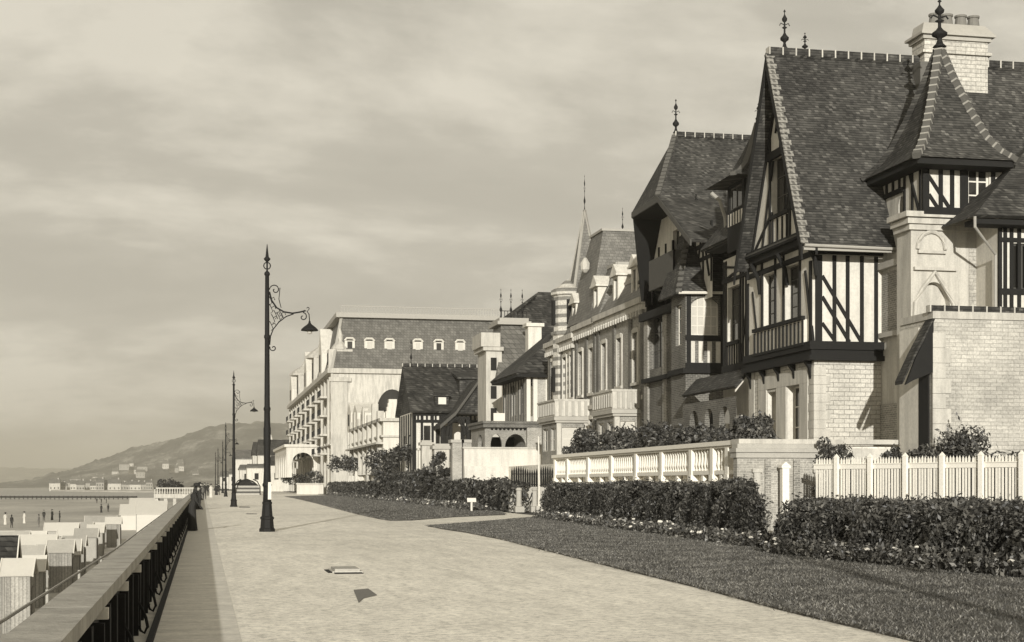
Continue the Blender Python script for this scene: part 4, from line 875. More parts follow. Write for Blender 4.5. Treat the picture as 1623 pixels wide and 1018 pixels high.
# steep bay roof
P0=(bw0-.45,YH-.35,Zb(466)); P1=(bw1+.1,YH-.35,Zb(464)); T0=(xu(1092,YH+2.2),YH+2.2,zv(358,23,YH+2.2)); T1=(xu(1150,YH+2.2),YH+2.2,zv(352,23,YH+2.2))
m=MB(); roofslab(m,[P0,P1,T1,T0],.14); roofslab(m,[P0,(P0[0],YH+3,P0[2]),(T0[0],YH+3.2,T0[2]),T0],.14); m.build('bay_roof','tile',HB); ridge_line(HB,T0,T1,.26,.4)
m=MB(); A=Vector(P0);B=Vector(T0)
for k in range(12): m.bar(A+(B-A)*(k/12),A+(B-A)*((k+.6)/12),.28,.12)
m.build('hip_tiles','ridge_tile',HB); finial(HB,T0[0]+.35,T0[1],T0[2]+.1,1.5,r=.2)
m=MB(); m.tube([P0,P1],.07,6); m.build('gutter','white_wood',HB)
# main block
XM=23.4; ys_=YH+1.9; yn_=yu(1024,XM)
zc_=zv(480,XM,ys_+2)
bops=[(yu(1084,XM)-.0,yu(1070,XM),3.1,zv(625,XM,72),.7),(yu(1044,XM),yu(1030,XM),3.1,zv(628,XM,77),.6),(yu(1050,XM),yu(1030,XM),zv(585,XM,77),zv(500,XM,77)),(yu(1083,XM),yu(1076,XM),zv(562,XM,72),zv(505,XM,72))]
bops=[o for o in bops]
m=MB(); wallm(m,'W',XM,ys_,yn_,3,zc_+2.0,[bops[0],bops[3],bops[2]],.3); wallm(m,'S',ys_,XM,26,3,12); m.build('main_wall','brick_dark',HB)
win(HB,'W',XM,*bops[0][:4],.2,2,3,fr='timber_grey'); win(HB,'W',XM,*bops[3][:4],.2,1,3,fr='white_wood'); win(HB,'W',XM,*bops[2][:4],.2,2,3,fr='timber_grey')
for u in (1072,1056,1026):
    m=MB(); y=yu(u,XM); m.box(XM-.12,XM-.002,y-.35,y+.35,3,zc_); m.build('pilaster','brick',HB)
m=MB(); z=zv(600,XM,74); m.box(XM-.3,XM,ys_-.1,yn_,z,z+.22); z=zc_-.1; m.box(XM-.35,XM,ys_,yn_+.3,z-.25,z+.15); m.build('string_course','timber',HB)
m=MB(); y0,y1=yu(1067,XM-.9),yu(1028,XM-.9); zz0,zz1=zv(462,22.5,76),zv(420,22.5,76); m.box(XM-.9,XM,y0,y1,zz0-.15,zz0); m.box(XM-.9,XM-.82,y0,y1,zz0,zz1); m.box(XM-.9,XM,y0,y0+.08,zz0,zz1); m.build('balcony','timber_grey',HB)
for k in range(4): m=MB(); y=y0+.3+k*(y1-y0-.6)/3; m.slab([(XM-.8,y,zz0-.16),(XM-.01,y,zz0-.16),(XM-.01,y,zz0-.9),(XM-.2,y,zz0-.5)],(0,.12,0)); m.build('balcony_bracket','timber',HB)
# roof
XO=21.8; nd=[yu(1042,XO),yu(1001,XO)]; zcl=zv(311,XO,nd[0]); yrB=(nd[0]+nd[1])/2; xr_=23.4; zrB=zv(215,xr_,yrB); yeB=yu(1094,XO); zeB=zv(379,XO,yeB); yfB=2*yrB-yeB
m=MB(); rd0=(xr_,yrB,zrB); rd1=(34,yrB,zrB)
roofslab(m,[(XO,nd[0],zcl),(34,nd[0],zcl),rd1,rd0],.15); roofslab(m,[(XO,yeB,zeB),(34,yeB,zeB),(34,nd[0],zcl),(XO,nd[0],zcl)],.15)
roofslab(m,[(XO,nd[1],zcl),(34,nd[1],zcl),rd1,rd0],.15); roofslab(m,[(XM+.2,yfB,zeB),(34,yfB,zeB),(34,nd[1],zcl),(XM+.2,nd[1],zcl)],.15)
roofslab(m,[(XO,nd[0],zcl),(XO,nd[1],zcl),rd0],.12); m.build('roof','tile',HB)
ridge_line(HB,(xr_,yrB,zrB+.06),(34,yrB,zrB+.06),.3,.5)
m=MB(); A=Vector((XO,nd[0],zcl+.05));B=Vector((xr_,yrB,zrB+.05)); 
for k in range(16): m.bar(A+(B-A)*(k/16),A+(B-A)*((k+.8)/16),.26,.12)
m.build('hip_tiles','ridge_tile',HB)
m=MB(); 
for (p_,q_) in (((XO-.03,yeB,zeB),(XO-.03,nd[0],zcl)),((XO-.03,nd[0],zcl),(XO-.03,nd[1],zcl))):
    a=Vector(p_);b=Vector(q_); m.slab([a,b,b-Vector((0,0,.3)),a-Vector((0,0,.3))],(.08,0,0))
m.build('bargeboard','timber_grey',HB)
finial(HB,xr_+.05,yrB,zrB+.1,1.75,r=.17)
zfl=zv(452,XM,ys_+1); 
m=MB(); topB=lambda a: (zcl-.3 if nd[0]<a<nd[1] else (zeB+(zcl-zeB)*(a-yeB)/(nd[0]-yeB) if a<=nd[0] else zeB+(zcl-zeB)*(yfB-a)/(yfB-nd[1]))-.3)
yA,yB_=yeB+1.6,min(yn_,yfB-.3)
gw=[(yu(1068,XM),yu(1060,XM),zfl+1.0,zfl+2.8)]
wallm(m,'W',XM,yA,yB_,zc_-.3,topB,[(yu(1076,XM),yu(1066,XM),zfl+.6,zfl+3.0)],.3,kinks=(nd[0],nd[1]-.01,nd[1])); m.build('gable_wall','plaster',HB)
win(HB,'W',XM,yu(1076,XM),yu(1066,XM),zfl+.6,zfl+3.0,.2,2,2,fr='timber_grey')
m=MB(); studs(m,'W',XM,yA+.1,yB_,zfl-.3,zeB+1.2,9,.14); beam(m,'W',XM,yA,zfl+.9,yB_,zfl+.9,.18,.07); beam(m,'W',XM,yA,zeB+.2,yB_,zeB+.2,.2,.07); beam(m,'W',XM,yA+.4,zfl,yA+1.6,zeB+1.6,.14); beam(m,'W',XM,yA+2.4,zfl,yA+1.2,zeB+1.4,.14); m.build('gable_timbers','timber',HB)
# deep hood: sloping far side coloured dark as recess shade; ceiling and soffit boards
m=MB(); m.slab([(XO+.1,nd[1],zcl-.3),(XM,nd[1],zcl-.3),(XM,yn_,zfl),(XM-.25,yn_,zfl)],(0,.15,0)); m.build('shaded_hood_side','soffit',HB); m=MB(); m.box(XO+.05,XM+.1,nd[0]-.3,nd[1]+.1,zcl-.32,zcl-.24); m.build('hood_ceiling','soffit',HB); m=MB(); m.slab([(XO+.08,yeB+.5,zeB+.1),(XO+.08,nd[0],zcl-.25),(XM,nd[0],zcl-.25),(XM,yeB+.5,zeB+.1)],(0,0,-.06)); m.build('hood_soffit','soffit',HB)
# ================================================================= row C: three joined brick and stone villas
def pil(root,X,y,z0,z1,mat='brick',w=.32,pr=.1):
    m=MB(); m.box(X-pr,X-.002,y-w,y+w,z0,z1); return m.build('pilaster',mat,root)
def dormer(root,X,y,z,wd,h,dp=1.6,mat='plaster'):
    m=MB(); wallm(m,'W',X,y-wd/2,y+wd/2,z,z+h,[(y-wd*.28,y+wd*.28,z+.35,z+h-.25)],.12); m.poly((X,y-wd/2,z),(X+dp,y-wd/2,z),(X+dp,y-wd/2,z+h),(X,y-wd/2,z+h)); m.poly((X,y+wd/2,z),(X+dp,y+wd/2,z),(X+dp,y+wd/2,z+h),(X,y+wd/2,z+h))
    m.slab([(X-.15,y-wd/2-.2,z+h),(X-.15,y+wd/2+.2,z+h),(X-.15,y,z+h+.65)],(dp+.3,0,0)); m.box(X-.2,X+dp,y-wd/2-.22,y+wd/2+.22,z+h-.12,z+h-.002)
    d=m.build('dormer',mat,root); g=MB(); g.poly((X+.11,y-wd*.28,z+.3),(X+.11,y+wd*.28,z+.3),(X+.11,y+wd*.28,z+h-.2),(X+.11,y-wd*.28,z+h-.2)); g.build('pane','glass',d)
def facade(root,X,y0,y1,z0,floors,cols,zt,wmat,smat,skip=(),ww=1.05):
    """floors: list of (zsill, zhead). surrounds and sills are parts."""
    cw=(y1-y0)/cols; ops=[]
    for i in range(cols):
        c=y0+cw*(i+.5)
        for f,(a,b) in enumerate(floors):
            if (i,f) in skip: continue
            ops.append((c-ww/2,c+ww/2,a,b))
    m=MB(); wallm(m,'W',X,y0,y1,z0,zt,ops,.25); wallm(m,'S',y0,X,X+9,z0,zt); m.build('wall',wmat,root)
    for o in ops:
        win(root,'W',X,*o,.18,2,3,edge=.08,bar=.05)
        m=MB(); a,b,c,d=o; e=.2
        m.box(X-.07,X-.003,a-e,a,c,d+e); m.box(X-.07,X-.003,b,b+e,c,d+e); m.box(X-.09,X-.003,a,b,d,d+e*1.3); m.box(X-.14,X-.003,a-e-.05,b+e+.05,c-.18,c-.002); m.build('window_surround',smat,root)
def bay_balcony(root,X,pr,y0,y1,z0,zf,zt,wmat='brick_pale',bmat='stucco'):
    """projecting ground-floor bay carrying a stone balcony"""
    ops=[(y0+(y1-y0)*(k+.2)/2,y0+(y1-y0)*(k+.8)/2,z0+.9,zf-.7) for k in range(2)]
    m=MB(); wallm(m,'W',X-pr,y0,y1,z0,zf,ops,.2); so=[(X-pr+.35,X-.35,z0+.9,zf-.7)] if pr>1.2 else []
    wallm(m,'S',y0,X-pr,X,z0,zf,so,.2); m.build('bay_wall',wmat,root)
    for o in ops: win(root,'W',X-pr,*o,.12,2,2)
    for o in so: win(root,'S',y0,*o,.12,1,2,pane='curtain')
    m=MB(); m.box(X-pr-.02,X-pr+.28,y0-.04,y0+.22,z0,zf-.3); m.box(X-.3,X-.02,y0-.04,y0+.02,z0,zf-.3); m.build('bay_quoins','pale_stone',root)
    m=MB(); m.box(X-pr-.25,X,y0-.3,y1+.3,zf-.25,zf-.02); m.box(X-pr-.15,X,y0-.2,y1+.2,zf-.4,zf-.255); m.build('balcony_floor','grey_stone',root)
    m=MB(); m.box(X-pr-.2,X-pr-.05,y0-.25,y1+.25,zf,zt); m.box(X-pr-.05,X,y0-.25,y0-.1,zf,zt); m.box(X-pr-.05,X,y1+.1,y1+.25,zf,zt); m.build('balcony_parapet',bmat,root)
    m=MB(); m.box(X-pr-.26,X,y0-.3,y1+.3,zt+.002,zt+.12) if 0 else m.box(X-pr-.26,X-pr-.0,y0-.3,y1+.3,zt+.002,zt+.12); m.box(X-pr,X,y0-.3,y0-.04,zt+.002,zt+.12); m.build('balcony_coping','pale_stone',root)
XC=24.6
def mansard(root,X,y0,y1,z0,zm,inset=2.0,mat='slate',flat='lead',depth=12):
    m=MB(); a=[(X,y0,z0),(X+depth,y0,z0),(X+depth,y1,z0),(X,y1,z0)]; b=[(X+inset,y0+inset*.8,zm),(X+depth-inset,y0+inset*.8,zm),(X+depth-inset,y1-inset*.8,zm),(X+inset,y1-inset*.8,zm)]
    for k in range(4): m.poly(a[k],a[(k+1)%4],b[(k+1)%4],b[k])
    m.poly(*b); m.build('mansard_roof',mat,root)
    m=MB(); m.box(X-.35,X+depth,y0-.1,y1+.1,z0-.35,z0-.01); m.box(X-.2,X+depth,y0-.04,y1+.04,z0-.7,z0-.36); m.build('cornice','pale_stone',root)
    m=MB(); m.bar(b[0],b[3],.2,.2); m.bar(b[0],b[1],.2,.2); m.build('roof_curb','zinc',root)
# C3 nearest
def yc_(u): return yu(u,XC)
def C_house(label,loc,u0,u1,zt,cols,wm,dorm,pils,zm,ins=1.7,ww=1.0,gf=True):
    t=thing('townhouse',label,'house',loc); a,b=yc_(u0),yc_(u1); mid=(a+b)/2
    fl=[(7.6,10.5)]+([(3.6,5.9)] if gf else [])
    facade(t,XC,a,b,3,fl,cols,zt,wm,'stucco',ww=ww); mansard(t,XC,a+.03,b,zt,zm,ins)
    for u in dorm: dormer(t,XC+.4,yc_(u),zt+.3,1.2,2.0)
    for u in pils: pil(t,XC,yc_(u),3,zt-.7,'brick_dark',.26)
    m=MB(); m.box(XC-.12,XC-.001,a+.05,b,6.55,6.8); m.build('string_course','pale_stone',t)
    n=int((b-a)/.55)
    for k in range(n): y=a+.2+k*(b-a-.4)/max(1,n-1); m=MB(); m.box(XC-.3,XC-.003,y-.08,y+.08,zt-1.0,zt-.705); m.build('modillion','pale_stone',t)
    return t
C3=C_house('brick and stone townhouse with white-cheeked dormers, joined to the hooded brick villa',(XC,82,3),1021,946,12.35,3,'brick',(1013,994,965),(1019,1000,974,949),14.0,ins=.9,gf=False)
C2=C_house('narrow middle townhouse of the brick row beside the high slate pavilion roof',(XC,95,3),946,912,12.3,2,'brick',(934,),(943,930,914),16.0)
C1=C_house('striped stone and brick townhouse with a needle spire at the far end of the row',(XC,110,3),912,868,11.9,4,'striped_masonry',(900,884),(908,890,872),zv(440,XC,104),2.2)
# pavilion roof on the middle townhouse
zp0,zp1=12.6,zv(366,26.1,97.4); X0,X1_=XC+.25,29.6
m=MB(); a=[(X0,96.0,zp0),(X1_,96.0,zp0),(X1_,102.5,zp0),(X0,102.5,zp0)]; b=[(26.1,97.4,zp1),(28.7,97.4,zp1),(28.7,100.6,zp1),(26.1,100.6,zp1)]
for k in range(4): m.poly(a[k],a[(k+1)%4],b[(k+1)%4],b[k])
m.poly(*b); m.poly(*a); m.build('pavilion_roof','slate',C2); m=MB(); m.box(26.0,28.8,97.3,100.7,zp1,zp1+.16); m.build('roof_curb','zinc',C2); finial(C2,27.9,99,zp1+.1,1.8,r=.08)
m=MB(); m.lathe(25.35,99.2,[(.1,16.0),(.3,16.2),(.34,16.6),(.1,17.0)],8); m.build('round_dormer','pale_stone',C2)
def balc(root,u_near,u_corner,u_far,zf,zt_,wm):
    y0=yc_(u_near); pr=XC-xu(u_corner,y0); y1=yu(u_far,XC-pr); bay_balcony(root,XC,pr,y0+.3,y1-.2,3,zf,zt_,wm,'stucco')
    for k in range(5):
        x=XC-pr+.15+k*(pr-.4)/4; m=MB(); m.box(x-.09,x+.09,y0-.03,y0+.03,zf+.05,zt_); m.build('baluster','grey_stone',root)
    n=int((y1-y0)/.5)
    for k in range(n): y=y0+.3+k*(y1-y0-.5)/max(1,n-1); m=MB(); m.box(XC-pr-.27,XC-pr-.2,y-.1,y+.1,zf+.12,zt_-.12); m.build('baluster','grey_stone',root)
balc(C3,1018,976,944,6.0,7.0,'brick'); balc(C1,934,884,857,6.1,7.1,'brick')
sx_,sy_=XC+1.9,yu(926,XC+1.9); rs=1.9; zs0=13.0
m=MB(); m.lathe(sx_,sy_,[(rs*1.0,zs0-1.5),(rs*1.0,zs0),(.10,zv(333,sx_,sy_))],4,rot=math.pi/4); m.build('spire','slate',C1)
m=MB(); ap=Vector((sx_,sy_,zv(333,sx_,sy_)))
for k in range(4):
    t_=math.pi/4+k*math.pi/2; m.bar((sx_+rs*math.cos(t_),sy_+rs*math.sin(t_),zs0),ap,.2,.14)
m.build('spire_hips','zinc',C1); finial(C1,sx_,sy_,ap.z-.1,2.6,r=.07)
tcx,tcy=XC+.6,yc_(886); zq0=11.9; m=MB(); m.lathe(tcx,tcy,[(1.05,3),(1.05,zq0+.2),(1.2,zq0+.3),(1.2,zq0+.5),(1.0,zq0+.55),(1.0,zq0+3.0),(1.2,zq0+3.1),(1.2,zq0+3.4),(.7,zq0+3.7),(.1,zq0+4.2)],10); m.build('corner_turret','striped_masonry',C1,False)
for zq in (4,8.2,zq0+1.0):
    m=MB(); m.box(tcx-1.11,tcx-.95,tcy-.3,tcy+.3,zq,zq+1.7); m.build('window','interior',C1)
    m=MB(); m.box(tcx-.3,tcx+.3,tcy-1.11,tcy-.95,zq,zq+1.7); m.build('window','interior',C1)
# dark barn roof behind
DK=thing('house','plain house with a big dark hipped roof behind the slate-roofed villa','house',(30,128,3))
DY=142; xk0,xk1=xu(818,DY),xu(905,DY); m=MB(); m.box(xk0,xk1,DY,DY+10,3,zv(545,28,DY)); m.build('wall','plaster',DK)
m=MB(); za,zb_=zv(545,28,DY),zv(459,28,DY+3); xt=xu(856,DY+3); zlow=zv(492,28,DY)
m.slab([(xk0,DY-.4,za),(xk1,DY-.4,za),(xk1,DY+4,zb_),(xt,DY+4,zb_),(xk0,DY+1,zlow)],(0,.0,-.3)); m.slab([(xk0,DY-.4,za),(xk0,DY+1,zlow),(xt,DY+4,zb_),(xk0,DY+8,zlow),(xk0,DY+9,za)],(.25,0,0)); m.build('roof','tile_far',DK)
# ================================================================= D: villa with the truncated slate pyramid
D=thing('villa','half-timbered seaside villa with a truncated slate pyramid roof and arched veranda','house',(25,118,3))
XD=24.0; YD=yu(835,XD)
Zd=lambda v,Y=YD,x=XD:zv(v,x,Y)
yD2=yu(798,XD)
m=MB(); wallm(m,'S',YD,XD,xu(872,YD),3,Zd(585),[(xu(838,YD),xu(844,YD),Zd(660),Zd(600))],.15); wallm(m,'W',XD,YD,yD2,3,Zd(585),[(YD+1.4,YD+2.8,Zd(655),Zd(605)),(YD+4.5,YD+6,Zd(655),Zd(605)),(YD+8,YD+9.3,Zd(655),Zd(605))],.2); m.build('wall','brick_pale',D)
for o in ((YD+1.4,YD+2.8),(YD+4.5,YD+6),(YD+8,YD+9.3)): win(D,'W',XD,*o,Zd(655),Zd(605),.12,2,3)
m=MB(); studs(m,'W',XD,YD+.1,yD2,Zd(668),Zd(585),9,.22); m.build('timber_frame','timber_grey',D)
m=MB(); beam(m,'S',YD,xu(848,YD),Zd(668),xu(848,YD),Zd(585),.3); beam(m,'S',YD,xu(867,YD),Zd(668),xu(867,YD),Zd(585),.3); beam(m,'S',YD,XD+.1,Zd(668),XD+.1,Zd(585),.3); m.build('pale_posts','white_wood',D)
m=MB(); xe=XD-1.0; z_e=zv(592,xe,YD); z_r=z_e+3.6
roofslab(m,[(xe,YD-.8,z_e),(xe,yD2+.8,z_e),(XD+3,yD2-2,z_r),(XD+3,YD+2.2,z_r)],.2); roofslab(m,[(xe,YD-.8,z_e),(XD+8,YD-.8,z_e),(XD+8,YD+2.2,z_r),(XD+3,YD+2.2,z_r)],.2); m.build('bay_roof','tile_far',D)
m=MB(); m.box(xe+.1,XD+8,YD-.7,yD2+.6,z_e-.3,z_e-.1); m.build('eaves','soffit',D)
# truncated pyramid
q0,q1=xu(784,128),xu(842,128); r0,r1=xu(792,131),xu(831,131); zz0=zv(600,26,128); zz1=zv(516,26,131)
m=MB(); a=[(q0,127,zz0),(q1,127,zz0),(q1,136,zz0),(q0,136,zz0)]; b=[(r0,130.5,zz1),(r1,130.5,zz1),(r1,134,zz1),(r0,134,zz1)]
for k in range(4): m.poly(a[k],a[(k+1)%4],b[(k+1)%4],b[k])
m.poly(*b); m.build('pyramid_roof','slate_far',D); m=MB(); m.box(r0-.4,r1+.4,130,134.4,zz1,zz1+.3); m.box(r0-.2,r1+.2,130.2,134.2,zz1+.3,zz1+.6); m.build('roof_curb','zinc',D)
for x in (r0,r0+.9,r1-.3): finial(D,x,130.6,zz1+.6,2.6,r=.12)
m=MB(); 
for k in range(9): x=r0+(r1-r0)*k/8; m.bar((x,130.3,zz1+.6),(x,130.3,zz1+1.2),.05)
m.bar((r0,130.3,zz1+1.2),(r1,130.3,zz1+1.2),.06); m.build('roof_cresting','iron',D)
m=MB(); c0,c1=xu(836,127),xu(857,127); m.box(c0,c1,126.8,128,zz0-1,zv(517,26,127)); m.box(c0-.2,c1+.2,126.6,128.2,zv(517,26,127)-.02,zv(512,26,127)); m.build('chimney','plaster',D)
m=MB(); w0=xu(770,128); m.box(w0,q0+.6,128,132,3,zv(556,24,128)); m.box(w0-.3,q0+.7,127.7,132.3,zv(556,24,128),zv(550,24,128)); m.box(w0-.5,q0+.4,127.6,132,zv(550,24,128),zv(528,24,128)); m.build('white_turret','pale_stone',D)
for v in (575,620,655): m=MB(); m.box(w0+.4,w0+.9,127.9,127.99,zv(v+12,24,128),zv(v-8,24,128)); m.build('window','interior',D)
# veranda
XVr=21.0; YV=yu(838,XVr+0)-1; 
v0,v1=xu(770,112),xu(850,112)
def S2(u): return xu(u,112)
zz=lambda v:zv(v,22,112)
aops=[(S2(777),S2(795),3,zz(688),.9),(S2(800),S2(833),3,zz(688),1.0)]
m=MB(); wallm(m,'S',112,S2(768),S2(868),3,zz(678),aops,.3); wallm(m,'W',S2(768),112,118,3,zz(678),[(113,115,3,zz(688),.9)],.3); m.build('veranda_arcade','brick',D)
m=MB(); m.box(S2(764),S2(870),111.6,118,zz(678),zz(672)); m.box(S2(762),S2(872),111.4,118,zz(672)+.003,zz(668)); m.build('veranda_cornice','brick_dark',D)
for k in range(9): x=S2(779+k*6.5); m=MB(); m.lathe(x,111.9,[(.02,zz(682)),(.1,zz(681)),(.1,zz(679.5)),(.02,zz(679))],8); m.build('rosette','interior',D)
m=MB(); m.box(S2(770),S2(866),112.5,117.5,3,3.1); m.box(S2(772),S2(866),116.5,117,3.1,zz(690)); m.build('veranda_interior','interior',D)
m=MB(); m.box(S2(782),S2(800),112,112.2,zz(668)+.01,zz(655)); m.build('white_dresser','white_wood',D)
# white terrace wall in front of D
WD=thing('garden_wall','high whitewashed terrace wall with a ledge in front of the arched veranda','wall',(19,108,0))
x0,x1=xu(735,108),xu(893,108); z=zv(709,x0,108); m=MB(); m.box(x0,x1,108,108.5,0,z-.1); m.build('wall_face','plaster',WD)
m=MB(); m.box(x0-.1,x1,107.9,108.6,z-.1,z+.02); m.build('coping','pale_stone',WD); m=MB(); zl_=zv(739,x0,108); m.box(x0,x1,107.8,108,0,zl_); m.build('ledge','plaster',WD)
m=MB(); m.box(19.2,60,90,125,-.5,3.0); 
m=MB(); m.box(22.5,60,108.5,215,-.5,3.0); struct(m.build('terrace','gravel'))
m=MB(); m.box(21.8,60,76.7,108,-.5,3.0); struct(m.build('terrace','gravel'))
BP=thing('brick_gate_pier','pair of brick gate piers with stone caps at the left end of the whitewashed wall','gate pier',(xu(732,118),118,0))
for ua,ub in ((716,731),(733,750)):
    a,b=xu(ua,118),xu(ub,118); m=MB(); m.box(a,b,117.8,118.8,0,zv(702,a,118)); m.build('shaft','brick_pale',BP); m=MB(); m.box(a-.15,b+.15,117.65,118.95,zv(702,a,118),zv(697,a,118)); m.build('cap','grey_stone',BP)
# iron gate, bollards and chain
IG=thing('iron_gate','dark iron spiked railing on a low stone wall beside the side path','railing',(20,92,0)); YG=92.5
a,b=xu(812,YG),xu(876,YG); m=MB(); m.box(a-.2,b+.6,YG,YG+.4,0,1.55); m.build('low_wall','grey_stone',IG)
m=MB(); m.bar((a,YG+.2,1.7),(b,YG+.2,1.7),.05); m.bar((a,YG+.2,2.35),(b,YG+.2,2.35),.05); m.build('rails','iron',IG)
for k in range(19):
    x=a+(b-a)*k/18; m=MB(); m.tube([(x,YG+.2,1.55),(x,YG+.2,2.5+.12*math.sin(k/18*math.pi*3)),(x,YG+.2,2.75+.12*math.sin(k/18*math.pi*3))],[.06,.06,.005],5); m.build('spike','iron',IG)
bl=None
for u,l in ((822,'left stone bollard of the chained pair by the iron railing'),(847,'right stone bollard of the chained pair by the iron railing')):
    x=xu(u,90.5); t=thing('bollard',l,'bollard',(x,90.5,0),'stone bollards by the railing'); m=MB(); m.box(x-.28,x+.28,90.2,90.8,0,.35); m.lathe(x,90.5,[(.2,.36),(.17,.5),(.16,1.3),(.2,1.36),(.2,1.42),(.12,1.5)],10); m.build('shaft','grey_stone',t)
m=MB(); xa_,xb_=xu(822,90.5)+.18,xu(847,90.5)-.18; m.tube([(xa_+(xb_-xa_)*k/10,90.4,1.2-.55*(1-(2*k/10-1)**2)) for k in range(11)],.035,6); o=m.build('chain','iron',None,loc=(xa_,90.4,.65)); tag(o,'sagging iron chain hung between the two stone bollards','chain')
x=xu(854,89); PL=thing('flag_pole','slender white pole with a leaning base beside the chained bollards','pole',(x,89,0)); m=MB(); m.tube([(x,89,0),(x,89,1.6),(xu(853,89),89,4.6)],[.09,.07,.04],8); m.build('shaft','white_wood',PL); m=MB(); m.box(x-.2,x+.2,88.85,89.15,0,.4); m.build('foot','pale_stone',PL)
x,y=gnd(747,811.5); SG=thing('lawn_sign','small white notice board on a post standing in the far lawn','sign',(x,y,0)); m=MB(); m.tube([(x,y,0),(x,y,.62)],.07,6); m.build('post','white_wood',SG); m=MB(); m.slab([(x-.28,y-.05,.6),(x+.28,y-.05,.6),(x+.28,y+.1,.85),(x-.28,y+.1,.85)],(0,-.04,.01)); m.build('board','white_wood',SG)
# ================================================================= E: timber chalet
E=thing('chalet','half-timbered chalet with a steep dark tile roof, one small dormer and a gabled porch','house',(25,160,3))
YE=158.0; xe0,xe1=xu(655,YE),xu(766,YE); Ze=lambda v,Y=YE,x=25:zv(v,x,Y)
eo=[(xu(690,YE),xu(697,YE),Ze(735),Ze(672)),(xu(671,YE),xu(682,YE),Ze(735),Ze(675)),(xu(704,YE),xu(712,YE),Ze(735),Ze(675))]
m=MB(); wallm(m,'S',YE,xe0,xe1,3,Ze(653),eo,.2); wallm(m,'W',xe0,YE,YE+11,3,Ze(653),[(YE+2,YE+4,4,7),(YE+6,YE+8,4,7)],.2); m.build('wall','plaster',E)
for o in eo: win(E,'S',YE,*o,.1,1,2,fr='timber_grey')
m=MB(); 
for u in (657,668,685,700,714,745,764): beam(m,'S',YE,xu(u,YE),3,xu(u,YE),Ze(655),.26,.1)
beam(m,'S',YE,xe0,Ze(668),xe1,Ze(668),.3,.15); beam(m,'S',YE,xe0,Ze(657),xe1,Ze(657),.3,.18); studs(m,'S',YE,xe0,xe1,Ze(666),Ze(657),16,.2,proud=.1); studs(m,'W',xe0,YE,YE+11,3,Ze(655),6,.3,proud=.1); m.build('timber_frame','timber',E)
zr_=Ze(581,YE+5.5); ze_=Ze(652,YE-.8); xr0,xr1=xu(648,YE),xu(768,YE+5)
m=MB(); roofslab(m,[(xr0,YE-.9,ze_),(xr1,YE-.9,ze_),(xr1,YE+5.5,zr_),(xr0,YE+5.5,zr_)],.25); roofslab(m,[(xr0,YE+11.9,ze_),(xr1,YE+11.9,ze_),(xr1,YE+5.5,zr_),(xr0,YE+5.5,zr_)],.25); m.poly((xe0,YE,ze_),(xe0,YE+11,ze_),(xe0,YE+5.5,zr_-.4)); m.build('roof','tile_far',E)
ridge_line(E,(xr0,YE+5.5,zr_+.1),(xr1,YE+5.5,zr_+.1),.4,.8)
yd_=YE-.35; a,b=xu(689,yd_),xu(711,yd_); m=MB(); m.box(a,b,yd_,yd_+3,Ze(643,yd_),Ze(627,yd_)); m.slab([(a-.2,yd_-.3,Ze(628,yd_)),(b+.2,yd_-.3,Ze(628,yd_)),(b-.3,yd_+3.2,Ze(612,yd_)),(a+.3,yd_+3.2,Ze(612,yd_))],(0,0,.2)); d=m.build('dormer','tile_far',E)
m=MB(); m.box(a+.35,b-.3,yd_-.06,yd_-.01,Ze(641,yd_),Ze(630,yd_)); m.build('pane','white_wood',d)
yq=YE+1.0; a,b=xu(728,yq),xu(758,yq); m=MB(); m.box(a,b,yq,yq+3,Ze(626,yq),Ze(600,yq)); m.slab([(a-.3,yq-.4,Ze(601,yq)),(b+.3,yq-.4,Ze(601,yq)),(b+.3,yq+4,Ze(588,yq)),(a-.3,yq+4,Ze(588,yq))],(0,0,.2)); m.build('roof_bay','tile_far',E)
YP=YE-4.5; ap_=(xu(735,YP),zv(628,25,YP)); l_=(xu(697,YP),zv(674,25,YP)); r_=(xu(769,YP),zv(652,25,YP))
m=MB(); mid=(xu(722,YP),zv(652,25,YP)); 
m.slab([(l_[0],YP,l_[1]),(mid[0],YP,mid[1]),(xu(760,YP),YP,zv(600,25,YP)),(r_[0]+.3,YP,r_[1])],(0,0,0.01)) if 0 else None
for (p_,q_) in ((l_,mid),(mid,(xu(759,YP),zv(600,25,YP)))): m.slab([(p_[0],YP,p_[1]),(q_[0],YP,q_[1]),(q_[0],YP,q_[1]-.35),(p_[0],YP,p_[1]-.35)],(0,6,0))
m.slab([(mid[0],YP+.4,mid[1]),(xu(757,YP),YP+.4,zv(603,25,YP)),(r_[0],YP+.4,zv(655,25,YP)),(mid[0],YP+.4,zv(655,25,YP))],(0,5,0)); m.build('porch_roof','tile_far',E)
m=MB(); 
for (p_,q_) in ((l_,mid),(mid,(xu(759,YP),zv(600,25,YP)))): m.slab([(p_[0],YP-.1,p_[1]),(q_[0],YP-.1,q_[1]),(q_[0],YP-.1,q_[1]-.4),(p_[0],YP-.1,p_[1]-.4)],(0,.09,0))
m.build('porch_bargeboard','timber_grey',E)
m=MB()
for u in (702,714,734,742): m.box(xu(u,YP)-.2,xu(u,YP)+.2,YP+.3,YP+.6,3,zv(664,25,YP))
m.tube([(xu(709,YP)+(xu(737,YP)-xu(709,YP))*(1-math.cos(t))/2,YP+.3,zv(690,25,YP)+1.6*math.sin(t)) for t in [math.pi*k/10 for k in range(11)]],.22,6); m.box(xu(700,YP),xu(745,YP),YP+.3,YP+.6,zv(664,25,YP),zv(660,25,YP)); m.build('porch_frame','timber',E)
finial(E,xu(651,YE+5.5),YE+5.5,zr_,3.4,r=.12)
